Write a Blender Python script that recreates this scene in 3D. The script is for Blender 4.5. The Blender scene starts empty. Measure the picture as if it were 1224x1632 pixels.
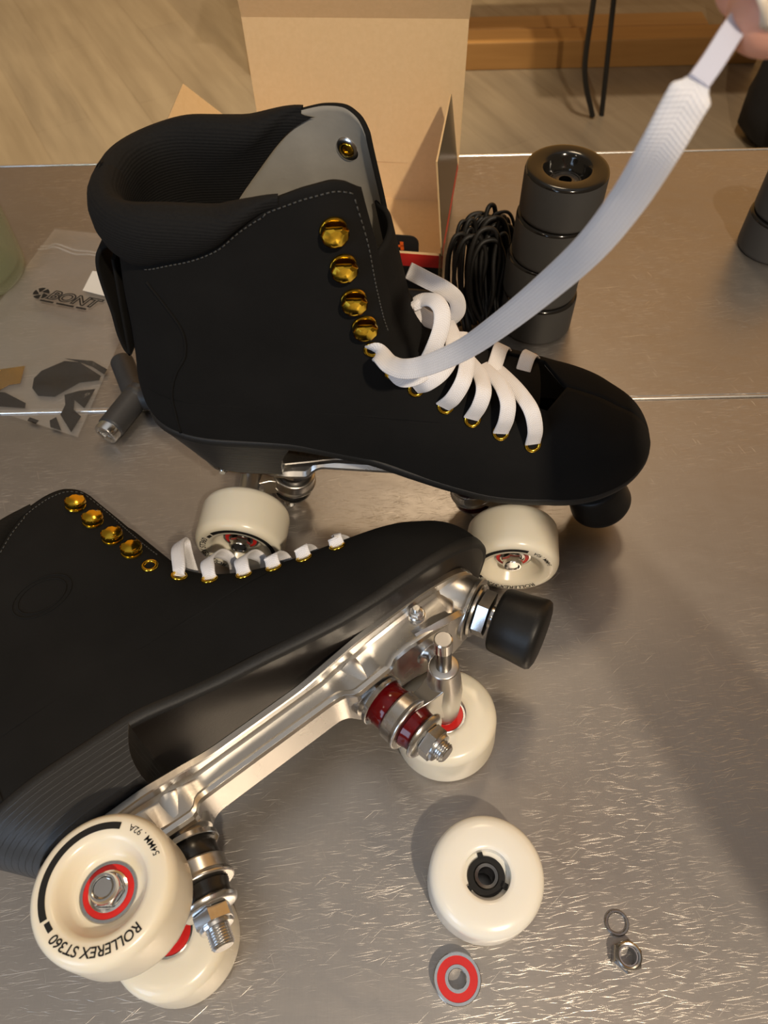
import bpy, math, random
from mathutils import Vector, Matrix
random.seed(7)
S = 0.001                      # everything below is in millimetres
sc = bpy.context.scene
COL = sc.collection
pi = math.pi

# ------------------------------------------------------------------ camera
F_PX, CXP, CYP = 1226.0, 612.0, 816.0
TH, ROLL, CAM_H = math.radians(55.8), math.radians(1.3), 420.0
CO = Vector((0, 0, CAM_H))
FWD = Vector((0, math.cos(TH), -math.sin(TH)))
_dn = FWD.cross(Vector((1, 0, 0)))
RGT = (math.cos(ROLL) * Vector((1, 0, 0)) + math.sin(ROLL) * _dn).normalized()
DWN = FWD.cross(RGT)

def ray(px, py):
    return FWD + (px - CXP) / F_PX * RGT + (py - CYP) / F_PX * DWN
def atz(px, py, z):            # point of the horizontal plane at height z
    d = ray(px, py); return CO + d * ((z - CO.z) / d.z)
def aty(px, py, y):            # point of the upright plane at distance y
    d = ray(px, py); return CO + d * (y / d.y)
def ptd(px, py, dep):
    return CO + ray(px, py) * dep

cd = bpy.data.cameras.new('camera')
cam = bpy.data.objects.new('camera', cd); COL.objects.link(cam)
cam.matrix_world = Matrix(((RGT.x, -DWN.x, -FWD.x, 0), (RGT.y, -DWN.y, -FWD.y, 0), (RGT.z, -DWN.z, -FWD.z, CAM_H * S), (0, 0, 0, 1)))
cd.sensor_fit = 'VERTICAL'; cd.sensor_height = 5.66
cd.lens = F_PX / 1632 * 5.66
cd.clip_start = 0.005; cd.clip_end = 60
cd.dof.use_dof = True; cd.dof.focus_distance = 0.385; cd.dof.aperture_fstop = 4.25 / 1.4
sc.camera = cam

# ------------------------------------------------------------------ maths
def lerp(a, b, t): return a + (b - a) * t
def clamp(t): return max(0.0, min(1.0, t))
def sm(t): t = clamp(t); return t * t * (3 - 2 * t)
def table(pts):                # smooth monotone interpolation (pchip)
    xs = [p[0] for p in pts]; ys = [p[1] for p in pts]; n = len(xs)
    h = [xs[i + 1] - xs[i] for i in range(n - 1)]; d = [(ys[i + 1] - ys[i]) / h[i] for i in range(n - 1)]
    m = [d[0]] + [0] * (n - 2) + [d[-1]]
    for i in range(1, n - 1):
        if d[i - 1] * d[i] > 0:
            w1, w2 = 2 * h[i] + h[i - 1], h[i] + 2 * h[i - 1]
            m[i] = (w1 + w2) / (w1 / d[i - 1] + w2 / d[i])
    def f(x):
        if x <= xs[0]: return ys[0]
        if x >= xs[-1]: return ys[-1]
        i = 0
        while x > xs[i + 1]: i += 1
        t = (x - xs[i]) / h[i]
        return (ys[i] * (1 + 2 * t) * (1 - t) ** 2 + ys[i + 1] * t * t * (3 - 2 * t)
                + h[i] * (m[i] * t * (1 - t) ** 2 + m[i + 1] * t * t * (t - 1)))
    return f
def catmull(pts, n=10):
    P = [Vector(p) for p in pts]; out = []
    for i in range(len(P) - 1):
        a = P[i - 1] if i else P[0] * 2 - P[1]; b, c = P[i], P[i + 1]
        d = P[i + 2] if i + 2 < len(P) else c * 2 - b
        for k in range(n):
            t = k / n
            out.append(0.5 * ((2 * b) + (c - a) * t + (2 * a - 5 * b + 4 * c - d) * t * t + (3 * b - a - 3 * c + d) * t ** 3))
    out.append(P[-1]); return out
def frame(axis):
    a = Vector(axis).normalized()
    r = Vector((0, 0, 1)) if abs(a.z) < .9 else Vector((1, 0, 0))
    x = r.cross(a).normalized(); return x, a.cross(x), a

# ------------------------------------------------------------------ materials
MATS = {}
class NT:
    def __init__(s, name):
        s.m = bpy.data.materials.new(name); s.m.use_nodes = True
        s.t = s.m.node_tree; s.n = s.t.nodes; s.b = s.n['Principled BSDF']; MATS[name] = s.m
        s._c = None
    def node(s, kind, **kw):
        n = s.n.new(kind)
        for k, v in kw.items():
            if k in n.inputs.keys() if isinstance(k, str) else False: n.inputs[k].default_value = v
            else: setattr(n, k, v)
        return n
    def link(s, a, b): s.t.links.new(a, b)
    def co(s, scale=(1, 1, 1), rot=(0, 0, 0), out='Object'):
        if s._c is None: s._c = s.n.new('ShaderNodeTexCoord')
        src = s._c.outputs[out]
        if any(rot):           # turn first, stretch afterwards
            mr = s.n.new('ShaderNodeMapping'); mr.inputs['Rotation'].default_value = rot; s.link(src, mr.inputs['Vector']); src = mr.outputs['Vector']
        mp = s.n.new('ShaderNodeMapping'); mp.inputs['Scale'].default_value = scale
        s.link(src, mp.inputs['Vector']); return mp.outputs['Vector']
    def noise(s, scale, detail=3, vec=None, rough=.55, dist=0):
        n = s.n.new('ShaderNodeTexNoise'); n.inputs['Scale'].default_value = scale; n.inputs['Detail'].default_value = detail
        n.inputs['Roughness'].default_value = rough; n.inputs['Distortion'].default_value = dist
        s.link(vec if vec is not None else s.co(), n.inputs['Vector']); return n.outputs['Fac']
    def ramp(s, fac, stops):
        r = s.n.new('ShaderNodeValToRGB'); e = r.color_ramp.elements
        while len(e) < len(stops): e.new(.5)
        for el, (p, c) in zip(e, stops):
            el.position = p; el.color = (c, c, c, 1) if isinstance(c, (int, float)) else (*c, 1)
        s.link(fac, r.inputs['Fac']); return r.outputs['Color']
    def math(s, op, a, b):
        n = s.n.new('ShaderNodeMath'); n.operation = op
        for i, v in enumerate((a, b)):
            if isinstance(v, (int, float)): n.inputs[i].default_value = v
            else: s.link(v, n.inputs[i])
        return n.outputs[0]
    def mix(s, fac, a, b):
        n = s.n.new('ShaderNodeMix'); n.data_type = 'RGBA'
        for sock, v in ((n.inputs[0], fac), (n.inputs[6], a), (n.inputs[7], b)):
            if isinstance(v, (int, float)): sock.default_value = v
            elif isinstance(v, tuple): sock.default_value = (*v, 1)
            else: s.link(v, sock)
        return n.outputs[2]
    def bump(s, h, strength=.3, dist=.0003, prev=None):
        b = s.n.new('ShaderNodeBump'); b.inputs['Strength'].default_value = strength; b.inputs['Distance'].default_value = dist
        s.link(h, b.inputs['Height'])
        if prev is not None: s.link(prev, b.inputs['Normal'])
        s.link(b.outputs['Normal'], s.b.inputs['Normal']); return b.outputs['Normal']
    def set(s, **kw):
        for k, v in kw.items():
            i = s.b.inputs[k.replace('_', ' ')]
            if isinstance(v, (int, float)): i.default_value = v
            elif isinstance(v, tuple): i.default_value = (*v, 1) if i.type == 'RGBA' else v
            else: s.link(v, i)
        return s

def simple(name, col, rough=.5, metal=0, nz=None, bump=0, var=.15, **kw):
    t = NT(name)
    if nz:
        f = t.noise(nz, 4)
        c = t.mix(f, tuple(v * (1 - var) for v in col), tuple(min(1, v * (1 + var)) for v in col))
        t.set(Base_Color=c)
        if bump: t.bump(f, bump, .0004)
    else: t.set(Base_Color=col)
    t.set(Roughness=rough, Metallic=metal, **kw); return t

def make_materials():
    t = NT('black_suede'); f = t.noise(900, 5, rough=.7); g = t.noise(28, 3)
    c = t.mix(g, (.0065, .0063, .0061), (.0130, .0124, .0118)); t.set(Base_Color=c, Roughness=.95); t.b.inputs['Specular IOR Level'].default_value = .14
    t.bump(t.math('ADD', f, t.math('MULTIPLY', g, .6)), .35, .0005)
    t = NT('grey_lining'); f = t.noise(500, 5); g = t.noise(45, 4)
    t.set(Base_Color=t.mix(g, (.20, .185, .155), (.36, .33, .275)), Roughness=.8); t.bump(f, .3, .0003)
    t = NT('ribbed_knit'); w = t.node('ShaderNodeTexWave', wave_type='BANDS', bands_direction='Z'); w.inputs['Scale'].default_value = 230
    w.inputs['Distortion'].default_value = .6; t.link(t.co(), w.inputs['Vector']); f = t.noise(900, 3)
    t.set(Base_Color=t.mix(f, (.004, .0038, .004), (.011, .0105, .010)), Roughness=.85); t.b.inputs['Specular IOR Level'].default_value = .22
    t.bump(t.math('ADD', w.outputs['Fac'], f), .35, .0004)
    t = NT('heel_leather'); w = t.node('ShaderNodeTexWave', wave_type='BANDS', bands_direction='Z', wave_profile='SAW'); w.inputs['Scale'].default_value = 118
    w.inputs['Distortion'].default_value = .5; w.inputs['Detail Scale'].default_value = 3; t.link(t.co(), w.inputs['Vector']); f = t.noise(60, 5, t.co((1, 1, 8)))
    r = t.ramp(w.outputs['Fac'], [(0, 0), (.14, 1), (1, 1)])
    t.set(Base_Color=t.mix(r, (.005, .005, .005), (.022, .021, .020)), Roughness=.45)
    t.bump(t.math('ADD', t.math('MULTIPLY', r, .7), f), .45, .0005)
    simple('sole_leather', (.011, .0085, .007), .42, nz=700, bump=.12, var=.3)
    simple('welt', (.010, .0095, .009), .6, nz=900, bump=.4, var=.4)
    t = NT('aluminium'); f = t.noise(350, 6); g = t.noise(30, 3)
    t.set(Base_Color=t.mix(g, (.62, .60, .57), (.74, .72, .69)), Metallic=1.0, Roughness=t.math('ADD', .20, t.math('MULTIPLY', g, .16))); t.bump(f, .10, .0003)
    simple('zinc_steel', (.70, .70, .70), .22, 1, nz=600, bump=.05)
    simple('dark_steel', (.20, .19, .18), .25, 1, nz=600, bump=.05)
    simple('mid_steel', (.40, .39, .38), .22, 1, nz=600, bump=.05)
    simple('bright_steel', (.78, .77, .75), .16, 1)
    simple('gold', (.72, .47, .045), .17, 1, nz=120, bump=.06, var=.08)
    t = NT('red_urethane'); t.set(Base_Color=(.13, .002, .004), Roughness=.12, Transmission_Weight=.3, IOR=1.45)
    simple('black_urethane', (.012, .011, .010), .25, nz=300, bump=.03)
    simple('red_seal', (.62, .018, .016), .38, nz=800, bump=.05, var=.08)
    t = NT('cream_urethane'); g = t.noise(22, 3)
    t.set(Base_Color=t.mix(g, (.80, .74, .60), (.84, .79, .66)), Roughness=.24, Subsurface_Weight=.25, Subsurface_Radius=(1, .8, .5), Subsurface_Scale=.004)
    t = NT('white_urethane'); g = t.noise(22, 3)
    t.set(Base_Color=t.mix(g, (.86, .83, .74), (.88, .86, .79)), Roughness=.22, Subsurface_Weight=.25, Subsurface_Radius=(1, .9, .7), Subsurface_Scale=.004)
    simple('thread', (.05, .05, .047), .7)
    simple('black_print', (.004, .004, .004), .75)
    simple('black_rubber', (.008, .008, .008), .45, nz=500, bump=.15, var=.3).b.inputs['Specular IOR Level'].default_value = .35
    simple('grey_rubber', (.032, .033, .036), .5, nz=500, bump=.15, var=.2)
    t = NT('wheel_grey'); f = t.noise(1200, 3, t.co((1, 1, 6)))
    t.set(Base_Color=t.mix(f, (.040, .040, .040), (.056, .055, .054)), Roughness=.55); t.bump(f, .12, .0002)
    simple('wheel_gloss_black', (.010, .009, .008), .12)
    # woven lace: chevrons across the ribbon
    t = NT('white_lace')
    sep = t.n.new('ShaderNodeSeparateXYZ'); t.link(t.co(out='UV'), sep.inputs[0])
    u, v = sep.outputs[0], sep.outputs[1]
    au = t.math('ABSOLUTE', t.math('SUBTRACT', u, .5), 0)
    ph = t.math('ADD', t.math('MULTIPLY', v, 6.0), t.math('MULTIPLY', au, 26.0))
    wv = t.math('SINE', ph, 0); cr = t.math('SINE', t.math('MULTIPLY', u, 56), 0)
    h = t.math('ADD', wv, t.math('MULTIPLY', cr, .6))
    t.set(Base_Color=t.mix(t.math('MULTIPLY', t.math('ADD', h, 1.6), .31), (.74, .72, .73), (.85, .83, .84)), Roughness=.75); t.bump(h, .28, .0002)
    t.set(Sheen_Weight=.2)
    simple('aglet_plastic', (.56, .57, .68), .3)  # darker base colour: the shade of the fingers is put into it
    # kraft board
    t = NT('kraft_board'); f = t.noise(260, 5); w = t.noise(9, 2); r = t.node('ShaderNodeTexWave', wave_type='BANDS', bands_direction='X'); r.inputs['Scale'].default_value = 75
    t.link(t.co(), r.inputs['Vector'])
    t.set(Base_Color=t.mix(f, (.72, .495, .25), (.82, .585, .325)), Roughness=.8); t.bump(t.math('ADD', r.outputs['Fac'], f), .12, .0003)
    simple('red_print', (.60, .022, .016), .35, nz=60, var=.1)
    simple('black_gloss_print', (.014, .013, .012), .24, nz=40, var=.2).b.inputs['Specular IOR Level'].default_value = .3
    simple('paper_edge', (.62, .55, .45), .85)
    simple('orange_print', (.85, .13, .015), .5)
    # steel worktop
    t = NT('worn_steel')
    grain = t.math('MULTIPLY', t.math('ADD', t.noise(1.0, 4, t.co((70, 1500, 900)), .65), t.noise(1.0, 4, t.co((1300, 90, 900)), .65)), .5)
    cloud = t.noise(7, 4, t.co(), .6); patch = t.noise(45, 5, t.co((1, 2.2, 1), (0, 0, .25)), .65)
    def scratch(ang, sl, ss, lo, hi, dist=0):
        return t.ramp(t.noise(1.0, 1.5, t.co((sl, ss, ss), (0, 0, ang)), .5, dist), [(0, 0), (lo, 0), (hi, 1), (1, 1)])
    sset = [scratch(-.05, 75, 1700, .655, .735), scratch(-.15, 65, 1500, .66, .735, .1), scratch(.09, 60, 1500, .67, .745, .1), scratch(-.27, 60, 1500, .675, .75), scratch(.24, 65, 1600, .69, .76), scratch(-.7, 50, 1300, .71, .77), scratch(1.2, 60, 1400, .715, .78), scratch(-.12, 24, 900, .70, .75)]
    s = sset[0]
    for q in sset[1:]: s = t.math('MAXIMUM', s, q)
    fade = t.ramp(t.noise(13, 3, t.co()), [(.36, .08), (.64, 1)])
    s = t.math('MULTIPLY', s, fade)
    base = t.mix(cloud, (.27, .248, .23), (.39, .36, .335))
    base = t.mix(t.math('MULTIPLY', grain, .45), base, (.54, .505, .475))
    base = t.mix(t.math('MULTIPLY', s, .5), base, (.92, .87, .80))
    rg = t.math('ADD', .30, t.math('MULTIPLY', patch, .16))
    rg = t.math('SUBTRACT', rg, t.math('MULTIPLY', s, .04))
    t.set(Base_Color=base, Metallic=.85, Roughness=rg)
    n1 = t.bump(t.math('ADD', grain, t.math('MULTIPLY', patch, .5)), .10, .0002)
    t.bump(s, .32, .0002, n1)
    simple('steel_trim', (.78, .76, .73), .25, 1, nz=80, bump=.05)
    # plank floor
    t = NT('plank_floor')
    br = t.node('ShaderNodeTexBrick'); br.inputs['Scale'].default_value = 1; br.inputs['Brick Width'].default_value = 1.3; br.inputs['Row Height'].default_value = .17
    br.inputs['Mortar Size'].default_value = .002; br.inputs['Mortar'].default_value = (.17, .13, .09, 1)
    br.inputs['Color1'].default_value = (.27, .215, .145, 1); br.inputs['Color2'].default_value = (.215, .175, .125, 1); br.offset = .37
    rot = (0, 0, math.radians(62)); t.link(t.co((1, 1, 1), rot), br.inputs['Vector'])
    g = t.noise(1.0, 5, t.co((1.4, 14, 1), rot), .62); k = t.noise(2.3, 3)
    g = t.ramp(g, [(.3, 0), (.7, 1)]); c = t.mix(t.math('MULTIPLY', g, .7), br.outputs['Color'], (.46, .375, .26)); c = t.mix(t.math('MULTIPLY', k, .5), c, (.17, .12, .07))
    t.set(Base_Color=c, Roughness=.42); t.bump(g, .1, .001)
    t = NT('oak'); g = t.noise(1.0, 5, t.co((3, 40, 40)), .6)
    t.set(Base_Color=t.mix(g, (.33, .16, .045), (.50, .27, .085)), Roughness=.5); t.bump(g, .1, .0005)
    simple('black_powdercoat', (.012, .012, .012), .45, nz=200, bump=.05)
    simple('black_canvas', (.010, .009, .009), .85, nz=120, bump=.4, var=.4)
    simple('shoelace_black', (.010, .009, .008), .55, nz=500, bump=.3, var=.3)
    # clear film
    t = NT('clear_film'); o = t.n['Material Output']
    tr = t.n.new('ShaderNodeBsdfTransparent'); tr.inputs[0].default_value = (.97, .97, .97, 1)
    mixs = t.n.new('ShaderNodeMixShader'); mixs.inputs[0].default_value = .05
    t.set(Base_Color=(.80, .77, .74), Roughness=.06); t.bump(t.noise(45, 3, dist=.8), .9, .003)
    t.link(tr.outputs[0], mixs.inputs[1]); t.link(t.b.outputs[0], mixs.inputs[2]); t.link(mixs.outputs[0], o.inputs['Surface'])
    t = NT('milky_film'); o = t.n['Material Output']
    tr = t.n.new('ShaderNodeBsdfTransparent'); mixs = t.n.new('ShaderNodeMixShader'); mixs.inputs[0].default_value = .17
    t.set(Base_Color=(.62, .58, .53), Roughness=.3); t.bump(t.noise(60, 4, dist=.6), .4, .002)
    t.link(tr.outputs[0], mixs.inputs[1]); t.link(t.b.outputs[0], mixs.inputs[2]); t.link(mixs.outputs[0], o.inputs['Surface'])
    t = NT('bottle_glass'); o = t.n['Material Output']
    tr = t.n.new('ShaderNodeBsdfTransparent'); tr.inputs[0].default_value = (.93, .94, .87, 1)
    lw = t.n.new('ShaderNodeLayerWeight'); lw.inputs['Blend'].default_value = .35
    mixs = t.n.new('ShaderNodeMixShader'); t.link(t.math('ADD', .05, t.math('MULTIPLY', lw.outputs['Facing'], .45)), mixs.inputs[0])
    t.set(Base_Color=(.42, .45, .34), Roughness=.05)
    t.link(tr.outputs[0], mixs.inputs[1]); t.link(t.b.outputs[0], mixs.inputs[2]); t.link(mixs.outputs[0], o.inputs['Surface'])
    simple('white_paper', (.80, .79, .76), .6)
    simple('sticker_black', (.007, .005, .004), .25, nz=60, var=.3).b.inputs['Specular IOR Level'].default_value = .2
    simple('gold_foil', (.75, .42, .10), .18, 1, nz=90, bump=.8)
    t = NT('skin'); g = t.noise(90, 4); f = t.noise(700, 3)
    t.set(Base_Color=t.mix(g, (.68, .30, .19), (.76, .39, .27)), Roughness=.5, Subsurface_Weight=.2, Subsurface_Radius=(1, .35, .2), Subsurface_Scale=.004); t.bump(f, .15, .0003)
    simple('nail_pink', (.66, .31, .25), .3); simple('nail_white', (.62, .52, .40), .35)
    simple('white_plaster', (.55, .48, .40), .8, nz=30)
make_materials()
M = MATS

# ------------------------------------------------------------------ mesh builder
class MB:
    def __init__(s): s.v = []; s.f = []; s.mi = []; s.uv = {}
    def loft(s, loops, closed=True, cap0=False, cap1=False, mi=0, flip=False):
        n = len(loops[0]); b = len(s.v)
        for L in loops: s.v += [tuple(p) for p in L]
        for i in range(len(loops) - 1):
            for j in range(n if closed else n - 1):
                k = (j + 1) % n; q = [b + i * n + j, b + i * n + k, b + (i + 1) * n + k, b + (i + 1) * n + j]
                s.f.append(q[::-1] if flip else q); s.mi.append(mi)
        if cap0: q = [b + j for j in range(n)][::-1]; s.f.append(q[::-1] if flip else q); s.mi.append(mi)
        if cap1: q = [b + (len(loops) - 1) * n + j for j in range(n)]; s.f.append(q[::-1] if flip else q); s.mi.append(mi)
        return s
    def lathe(s, prof, org=(0, 0, 0), axis=(0, 0, 1), seg=48, mi=0, cap0=False, cap1=False, ring=False):
        x, y, a = frame(axis); o = Vector(org)
        P = list(prof) + ([prof[0]] if ring else [])
        loops = [[o + a * h + (x * math.cos(2 * pi * k / seg) + y * math.sin(2 * pi * k / seg)) * r for k in range(seg)] for r, h in P]
        return s.loft(loops, True, cap0, cap1, mi)
    def cyl(s, a, b, r, r2=None, seg=24, mi=0, ch=0):
        a, b = Vector(a), Vector(b); h = (b - a).length; r2 = r if r2 is None else r2
        pr = [(max(r - ch, .01), 0), (r, ch), (r2, h - ch), (max(r2 - ch, .01), h)] if ch else [(r, 0), (r2, h)]
        return s.lathe(pr, a, b - a, seg, mi, True, True)
    def tube(s, pts, r, seg=10, mi=0, closed=False):
        P = [Vector(p) for p in pts]; n = len(P); loops = []; x = None
        for i, p in enumerate(P):
            t = (P[(i + 1) % n] - P[i - 1]) if closed else (P[min(i + 1, n - 1)] - P[max(i - 1, 0)])
            if t.length < 1e-9: t = Vector((0, 0, 1))
            t.normalize()
            if x is None: x = frame(t)[0]
            x = (x - t * x.dot(t)).normalized(); y = t.cross(x)
            rr = r(i / (n - 1)) if callable(r) else r
            loops.append([p + (x * math.cos(2 * pi * k / seg) + y * math.sin(2 * pi * k / seg)) * rr for k in range(seg)])
        if closed: loops.append(loops[0])
        return s.loft(loops, True, not closed, not closed, mi)
    def box(s, lo, hi, mi=0, mat=None):
        x0, y0, z0 = lo; x1, y1, z1 = hi
        c = [Vector(p) for p in ((x0, y0, z0), (x1, y0, z0), (x1, y1, z0), (x0, y1, z0), (x0, y0, z1), (x1, y0, z1), (x1, y1, z1), (x0, y1, z1))]
        if mat: c = [mat @ p for p in c]
        return s.loft([c[:4], c[4:]], True, True, True, mi)
    def prism(s, poly, fn0, fn1, mi=0):           # poly of 2-d points put through two placement functions
        return s.loft([[fn0(*p) for p in poly], [fn1(*p) for p in poly]], True, True, True, mi)
    def hexa(s, a, b, r, mi=0, turn=0, ch=.8):
        a, b = Vector(a), Vector(b); x, y, ax = frame(b - a); h = (b - a).length; L = []
        for rr, hh in ((r - ch, 0), (r, ch * .6), (r, h - ch * .6), (r - ch, h)):
            L.append([a + ax * hh + (x * math.cos(turn + k * pi / 3) + y * math.sin(turn + k * pi / 3)) * rr for k in range(6)])
        return s.loft(L, True, True, True, mi)
    def ribbon(s, pts, w, normals, th=1.3, mi=0, n=10, raw=False):
        """flat woven tape along pts; w width or function of 0..1; normals one vector or one per control point"""
        P = [Vector(p) for p in pts] if raw else catmull(pts, n)
        if isinstance(normals, list):
            N = catmull(normals, n) if not raw else [Vector(q) for q in normals]
        else: N = [Vector(normals)] * len(P)
        L = []; run = 0; prof = [(-1, -.35), (-.93, -.9), (-.4, -1), (.4, -1), (.93, -.9), (1, -.35), (1, .35), (.93, .9), (.4, 1), (-.4, 1), (-.93, .9), (-1, .35)]
        b = len(s.f); vs = []
        for i, p in enumerate(P):
            t = (P[min(i + 1, len(P) - 1)] - P[max(i - 1, 0)]).normalized()
            nn = N[i] - t * N[i].dot(t); nn.normalize(); side = t.cross(nn)
            ww = w(i / (len(P) - 1)) if callable(w) else w
            L.append([p + side * (a * ww / 2) + nn * (c * th / 2) for a, c in prof])
            if i: run += (P[i] - P[i - 1]).length
            vs.append(run)
        s.loft(L, True, True, True, mi)
        k = len(prof); us = [(a + 1) / 2 for a, c in prof]
        for i in range(len(P) - 1):
            for j in range(k):
                s.uv[b + i * k + j] = [(us[j], vs[i]), (us[(j + 1) % k], vs[i]), (us[(j + 1) % k], vs[i + 1]), (us[j], vs[i + 1])]
        return s
    def mesh(s, name, mats, smooth=40):
        me = bpy.data.meshes.new(name)
        me.from_pydata([(p[0] * S, p[1] * S, p[2] * S) for p in s.v], [], s.f)
        for m in mats: me.materials.append(M[m])
        for i, p in enumerate(me.polygons): p.material_index = s.mi[i]
        if smooth:
            for p in me.polygons: p.use_smooth = True
            if smooth < 180: me.set_sharp_from_angle(angle=math.radians(smooth))
        if s.uv:
            ul = me.uv_layers.new(name='UVMap')
            for i, p in enumerate(me.polygons):
                if i in s.uv:
                    for li, c in zip(p.loop_indices, s.uv[i]): ul.data[li].uv = c
        me.update(); return me
    def obj(s, name, mats, parent=None, smooth=40, bevel=0, loc=None, rot=None):
        mats = [mats] if isinstance(mats, str) else mats
        o = bpy.data.objects.new(name, s.mesh(name, mats, smooth)); COL.objects.link(o)
        if parent: o.parent = parent
        if loc is not None: o.location = Vector(loc) * S
        if rot is not None: o.rotation_euler = rot
        if bevel:
            b = o.modifiers.new('bevel', 'BEVEL'); b.width = bevel * S; b.segments = 2; b.limit_method = 'ANGLE'; b.angle_limit = .6
        return o

def tag(o, label=None, cat=None, group=None, kind=None):
    for k, v in (('label', label), ('category', cat), ('group', group), ('kind', kind)):
        if v: o[k] = v
    return o
def empty(name, loc=(0, 0, 0), label=None, cat=None, group=None):
    o = bpy.data.objects.new(name, None); COL.objects.link(o); o.location = Vector(loc) * S; o.empty_display_size = .02
    return tag(o, label, cat, group)
def part(o, label): o['label'] = label; return o
def dup_tree(o, parent=None):
    c = o.copy(); COL.objects.link(c)
    if parent is not None: c.parent = parent
    for ch in list(o.children): dup_tree(ch, c)
    return c

# ------------------------------------------------------------------ lettering
def text_polys(txt, size, shear=0, offset=0.0, spacing=1.0):
    cu = bpy.data.curves.new('lettering', 'FONT'); cu.body = txt; cu.size = size; cu.shear = shear; cu.offset = offset; cu.space_character = spacing; cu.resolution_u = 4
    o = bpy.data.objects.new('lettering', cu); COL.objects.link(o)
    bpy.context.view_layer.update()
    me = bpy.data.meshes.new_from_object(o.evaluated_get(bpy.context.evaluated_depsgraph_get()))
    v = [tuple(p.co) for p in me.vertices]; f = [list(p.vertices) for p in me.polygons]
    bpy.data.objects.remove(o); bpy.data.curves.remove(cu); bpy.data.meshes.remove(me)
    return v, f
def add_text(mb, txt, size, place, shear=0, offset=0, spacing=1, mi=0):
    v, f = text_polys(txt, size, shear, offset, spacing); b = len(mb.v)
    mb.v += [tuple(place(p[0], p[1])) for p in v]
    for q in f: mb.f.append([b + i for i in q]); mb.mi.append(mi)
    return max(p[0] for p in v)

# ------------------------------------------------------------------ wheels and bearings
WHEEL_PROF = [(11, -12.6), (11, -14.6), (12, -15.3), (13.2, -15.5), (20, -15.4), (23.3, -14.8), (25.4, -13.5), (26.6, -11.6), (27, -9), (27, 9.5), (26.8, 11.6), (26.2, 13.3), (25.2, 14.7),
              (24, 15.4), (22.5, 15.5), (18.6, 15.4), (17.2, 14.8), (16.1, 13.2), (14.2, 9.4), (13.2, 8.0), (11.9, 7.3), (11, 7.2)]
def wheel_mesh(mat): return MB().lathe(WHEEL_PROF, seg=96, ring=True).mesh('wheel', [mat], 50)
def bearing_mesh():
    m = MB()
    m.lathe([(11, -3.2), (10.7, -3.5), (9.6, -3.5), (9.5, -3.1), (9.5, 3.1), (9.6, 3.5), (10.7, 3.5), (11, 3.2)], seg=48, ring=True)
    m.lathe([(4, -3.4), (5.6, -3.5), (5.7, -3.1), (5.7, 3.1), (5.6, 3.5), (4.2, 3.5), (4, 3.3)], seg=40, ring=True)
    m.lathe([(9.6, -3.1), (5.7, -3.1), (5.7, 3.1), (9.6, 3.1)], seg=48, ring=True, mi=1)
    return m.mesh('bearing', ['zinc_steel', 'red_seal'], 35)
def print_mesh():
    m = MB(); Z = 15.62
    def arc_text(t, size, r, a0, inward, **kw):
        def pl(x, y):
            a = a0 + x / r if inward else a0 - x * .89 / r
            rr = r - y if inward else r + y
            return (rr * math.cos(a), rr * math.sin(a), Z)
        add_text(m, t, size, pl, **kw)
    arc_text('ROLLEREX ST360', 5.0, 19.7, math.radians(-45), False, shear=.12, offset=.075, spacing=.95)
    arc_text('54MM . 92A', 3.5, 22.7, math.radians(19), True, shear=.05, offset=.012)
    def band(a0, a1, r0, r1, n=40, cut=0):
        L = []
        for i in range(n + 1):
            a = math.radians(lerp(a0, a1, i / n)); L.append([(r0 * math.cos(a), r0 * math.sin(a), Z), (r1 * math.cos(a), r1 * math.sin(a), Z)])
        m.loft(L, False)
    band(73, 203, 20.0, 22.6); band(206, 216, 19.6, 21.6, 6)
    return m.mesh('print', ['black_print'], 0)
ME_WHEEL, ME_WHITE, ME_BEAR, ME_PRINT = wheel_mesh('cream_urethane'), wheel_mesh('white_urethane'), bearing_mesh(), print_mesh()
def link(name, me, parent=None, mat=None):
    o = bpy.data.objects.new(name, me); COL.objects.link(o)
    if parent: o.parent = parent
    if mat is not None: o.matrix_local = mat
    return o
def mm_matrix(rot3, loc): 
    m = rot3.to_4x4(); m.translation = Vector(loc) * S; return m
RX = lambda a: Matrix.Rotation(a, 3, 'X'); RZ = lambda a: Matrix.Rotation(a, 3, 'Z')

# ------------------------------------------------------------------ roller skate (X to the toe, Y to its left, Z up from the ground)
WB = 81.6
zs = table([(-131, 98), (-50, 98), (-20, 92.5), (0, 88), (20, 83), (40, 78), (60, 74), (80, 72.6), (110, 73), (135, 75.5), (150, 79)])
zt = table([(-131, 1500), (-60, 620), (-30, 385), (-12, 300), (-6, 275), (-2, 252), (2, 230), (6, 205), (9, 187), (13, 173), (20, 160.5), (30, 150), (45, 140), (60, 133), (80, 127), (100, 121), (118, 114.5), (128, 109), (138, 103.5), (144, 98), (149.5, 89.5), (152, 83), (153.5, 79)])
def hw_sole(x):
    if x > 97: return 38.8 * max(0.0, 1 - ((x - 97) / 55.4) ** 2.0) ** .52
    return HWS(x)
HWS = table([(-131, 31), (-85, 31.5), (-50, 31), (-10, 30.5), (20, 34.5), (45, 37.6), (70, 39.6), (85, 39.4), (97, 38.6)])
HSH = table([(98, 31), (130, 31), (160, 30), (190, 31.5), (220, 33.5), (250, 35)])
XB = table([(60, -127), (98, -130), (106, -132), (116, -131.5), (140, -127), (160, -123.5), (180, -120.5), (207, -115), (240, -108), (260, -106)])
ZTL = table([(-131, 214), (-100, 214), (-84, 219), (-75, 221.5), (-62, 227.5), (-49.5, 238), (-39.5, 244.5), (-32, 247.5), (-22, 250.5), (-14, 251.5), (-8, 249.5), (-3, 244), (3, 234)])
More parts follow.
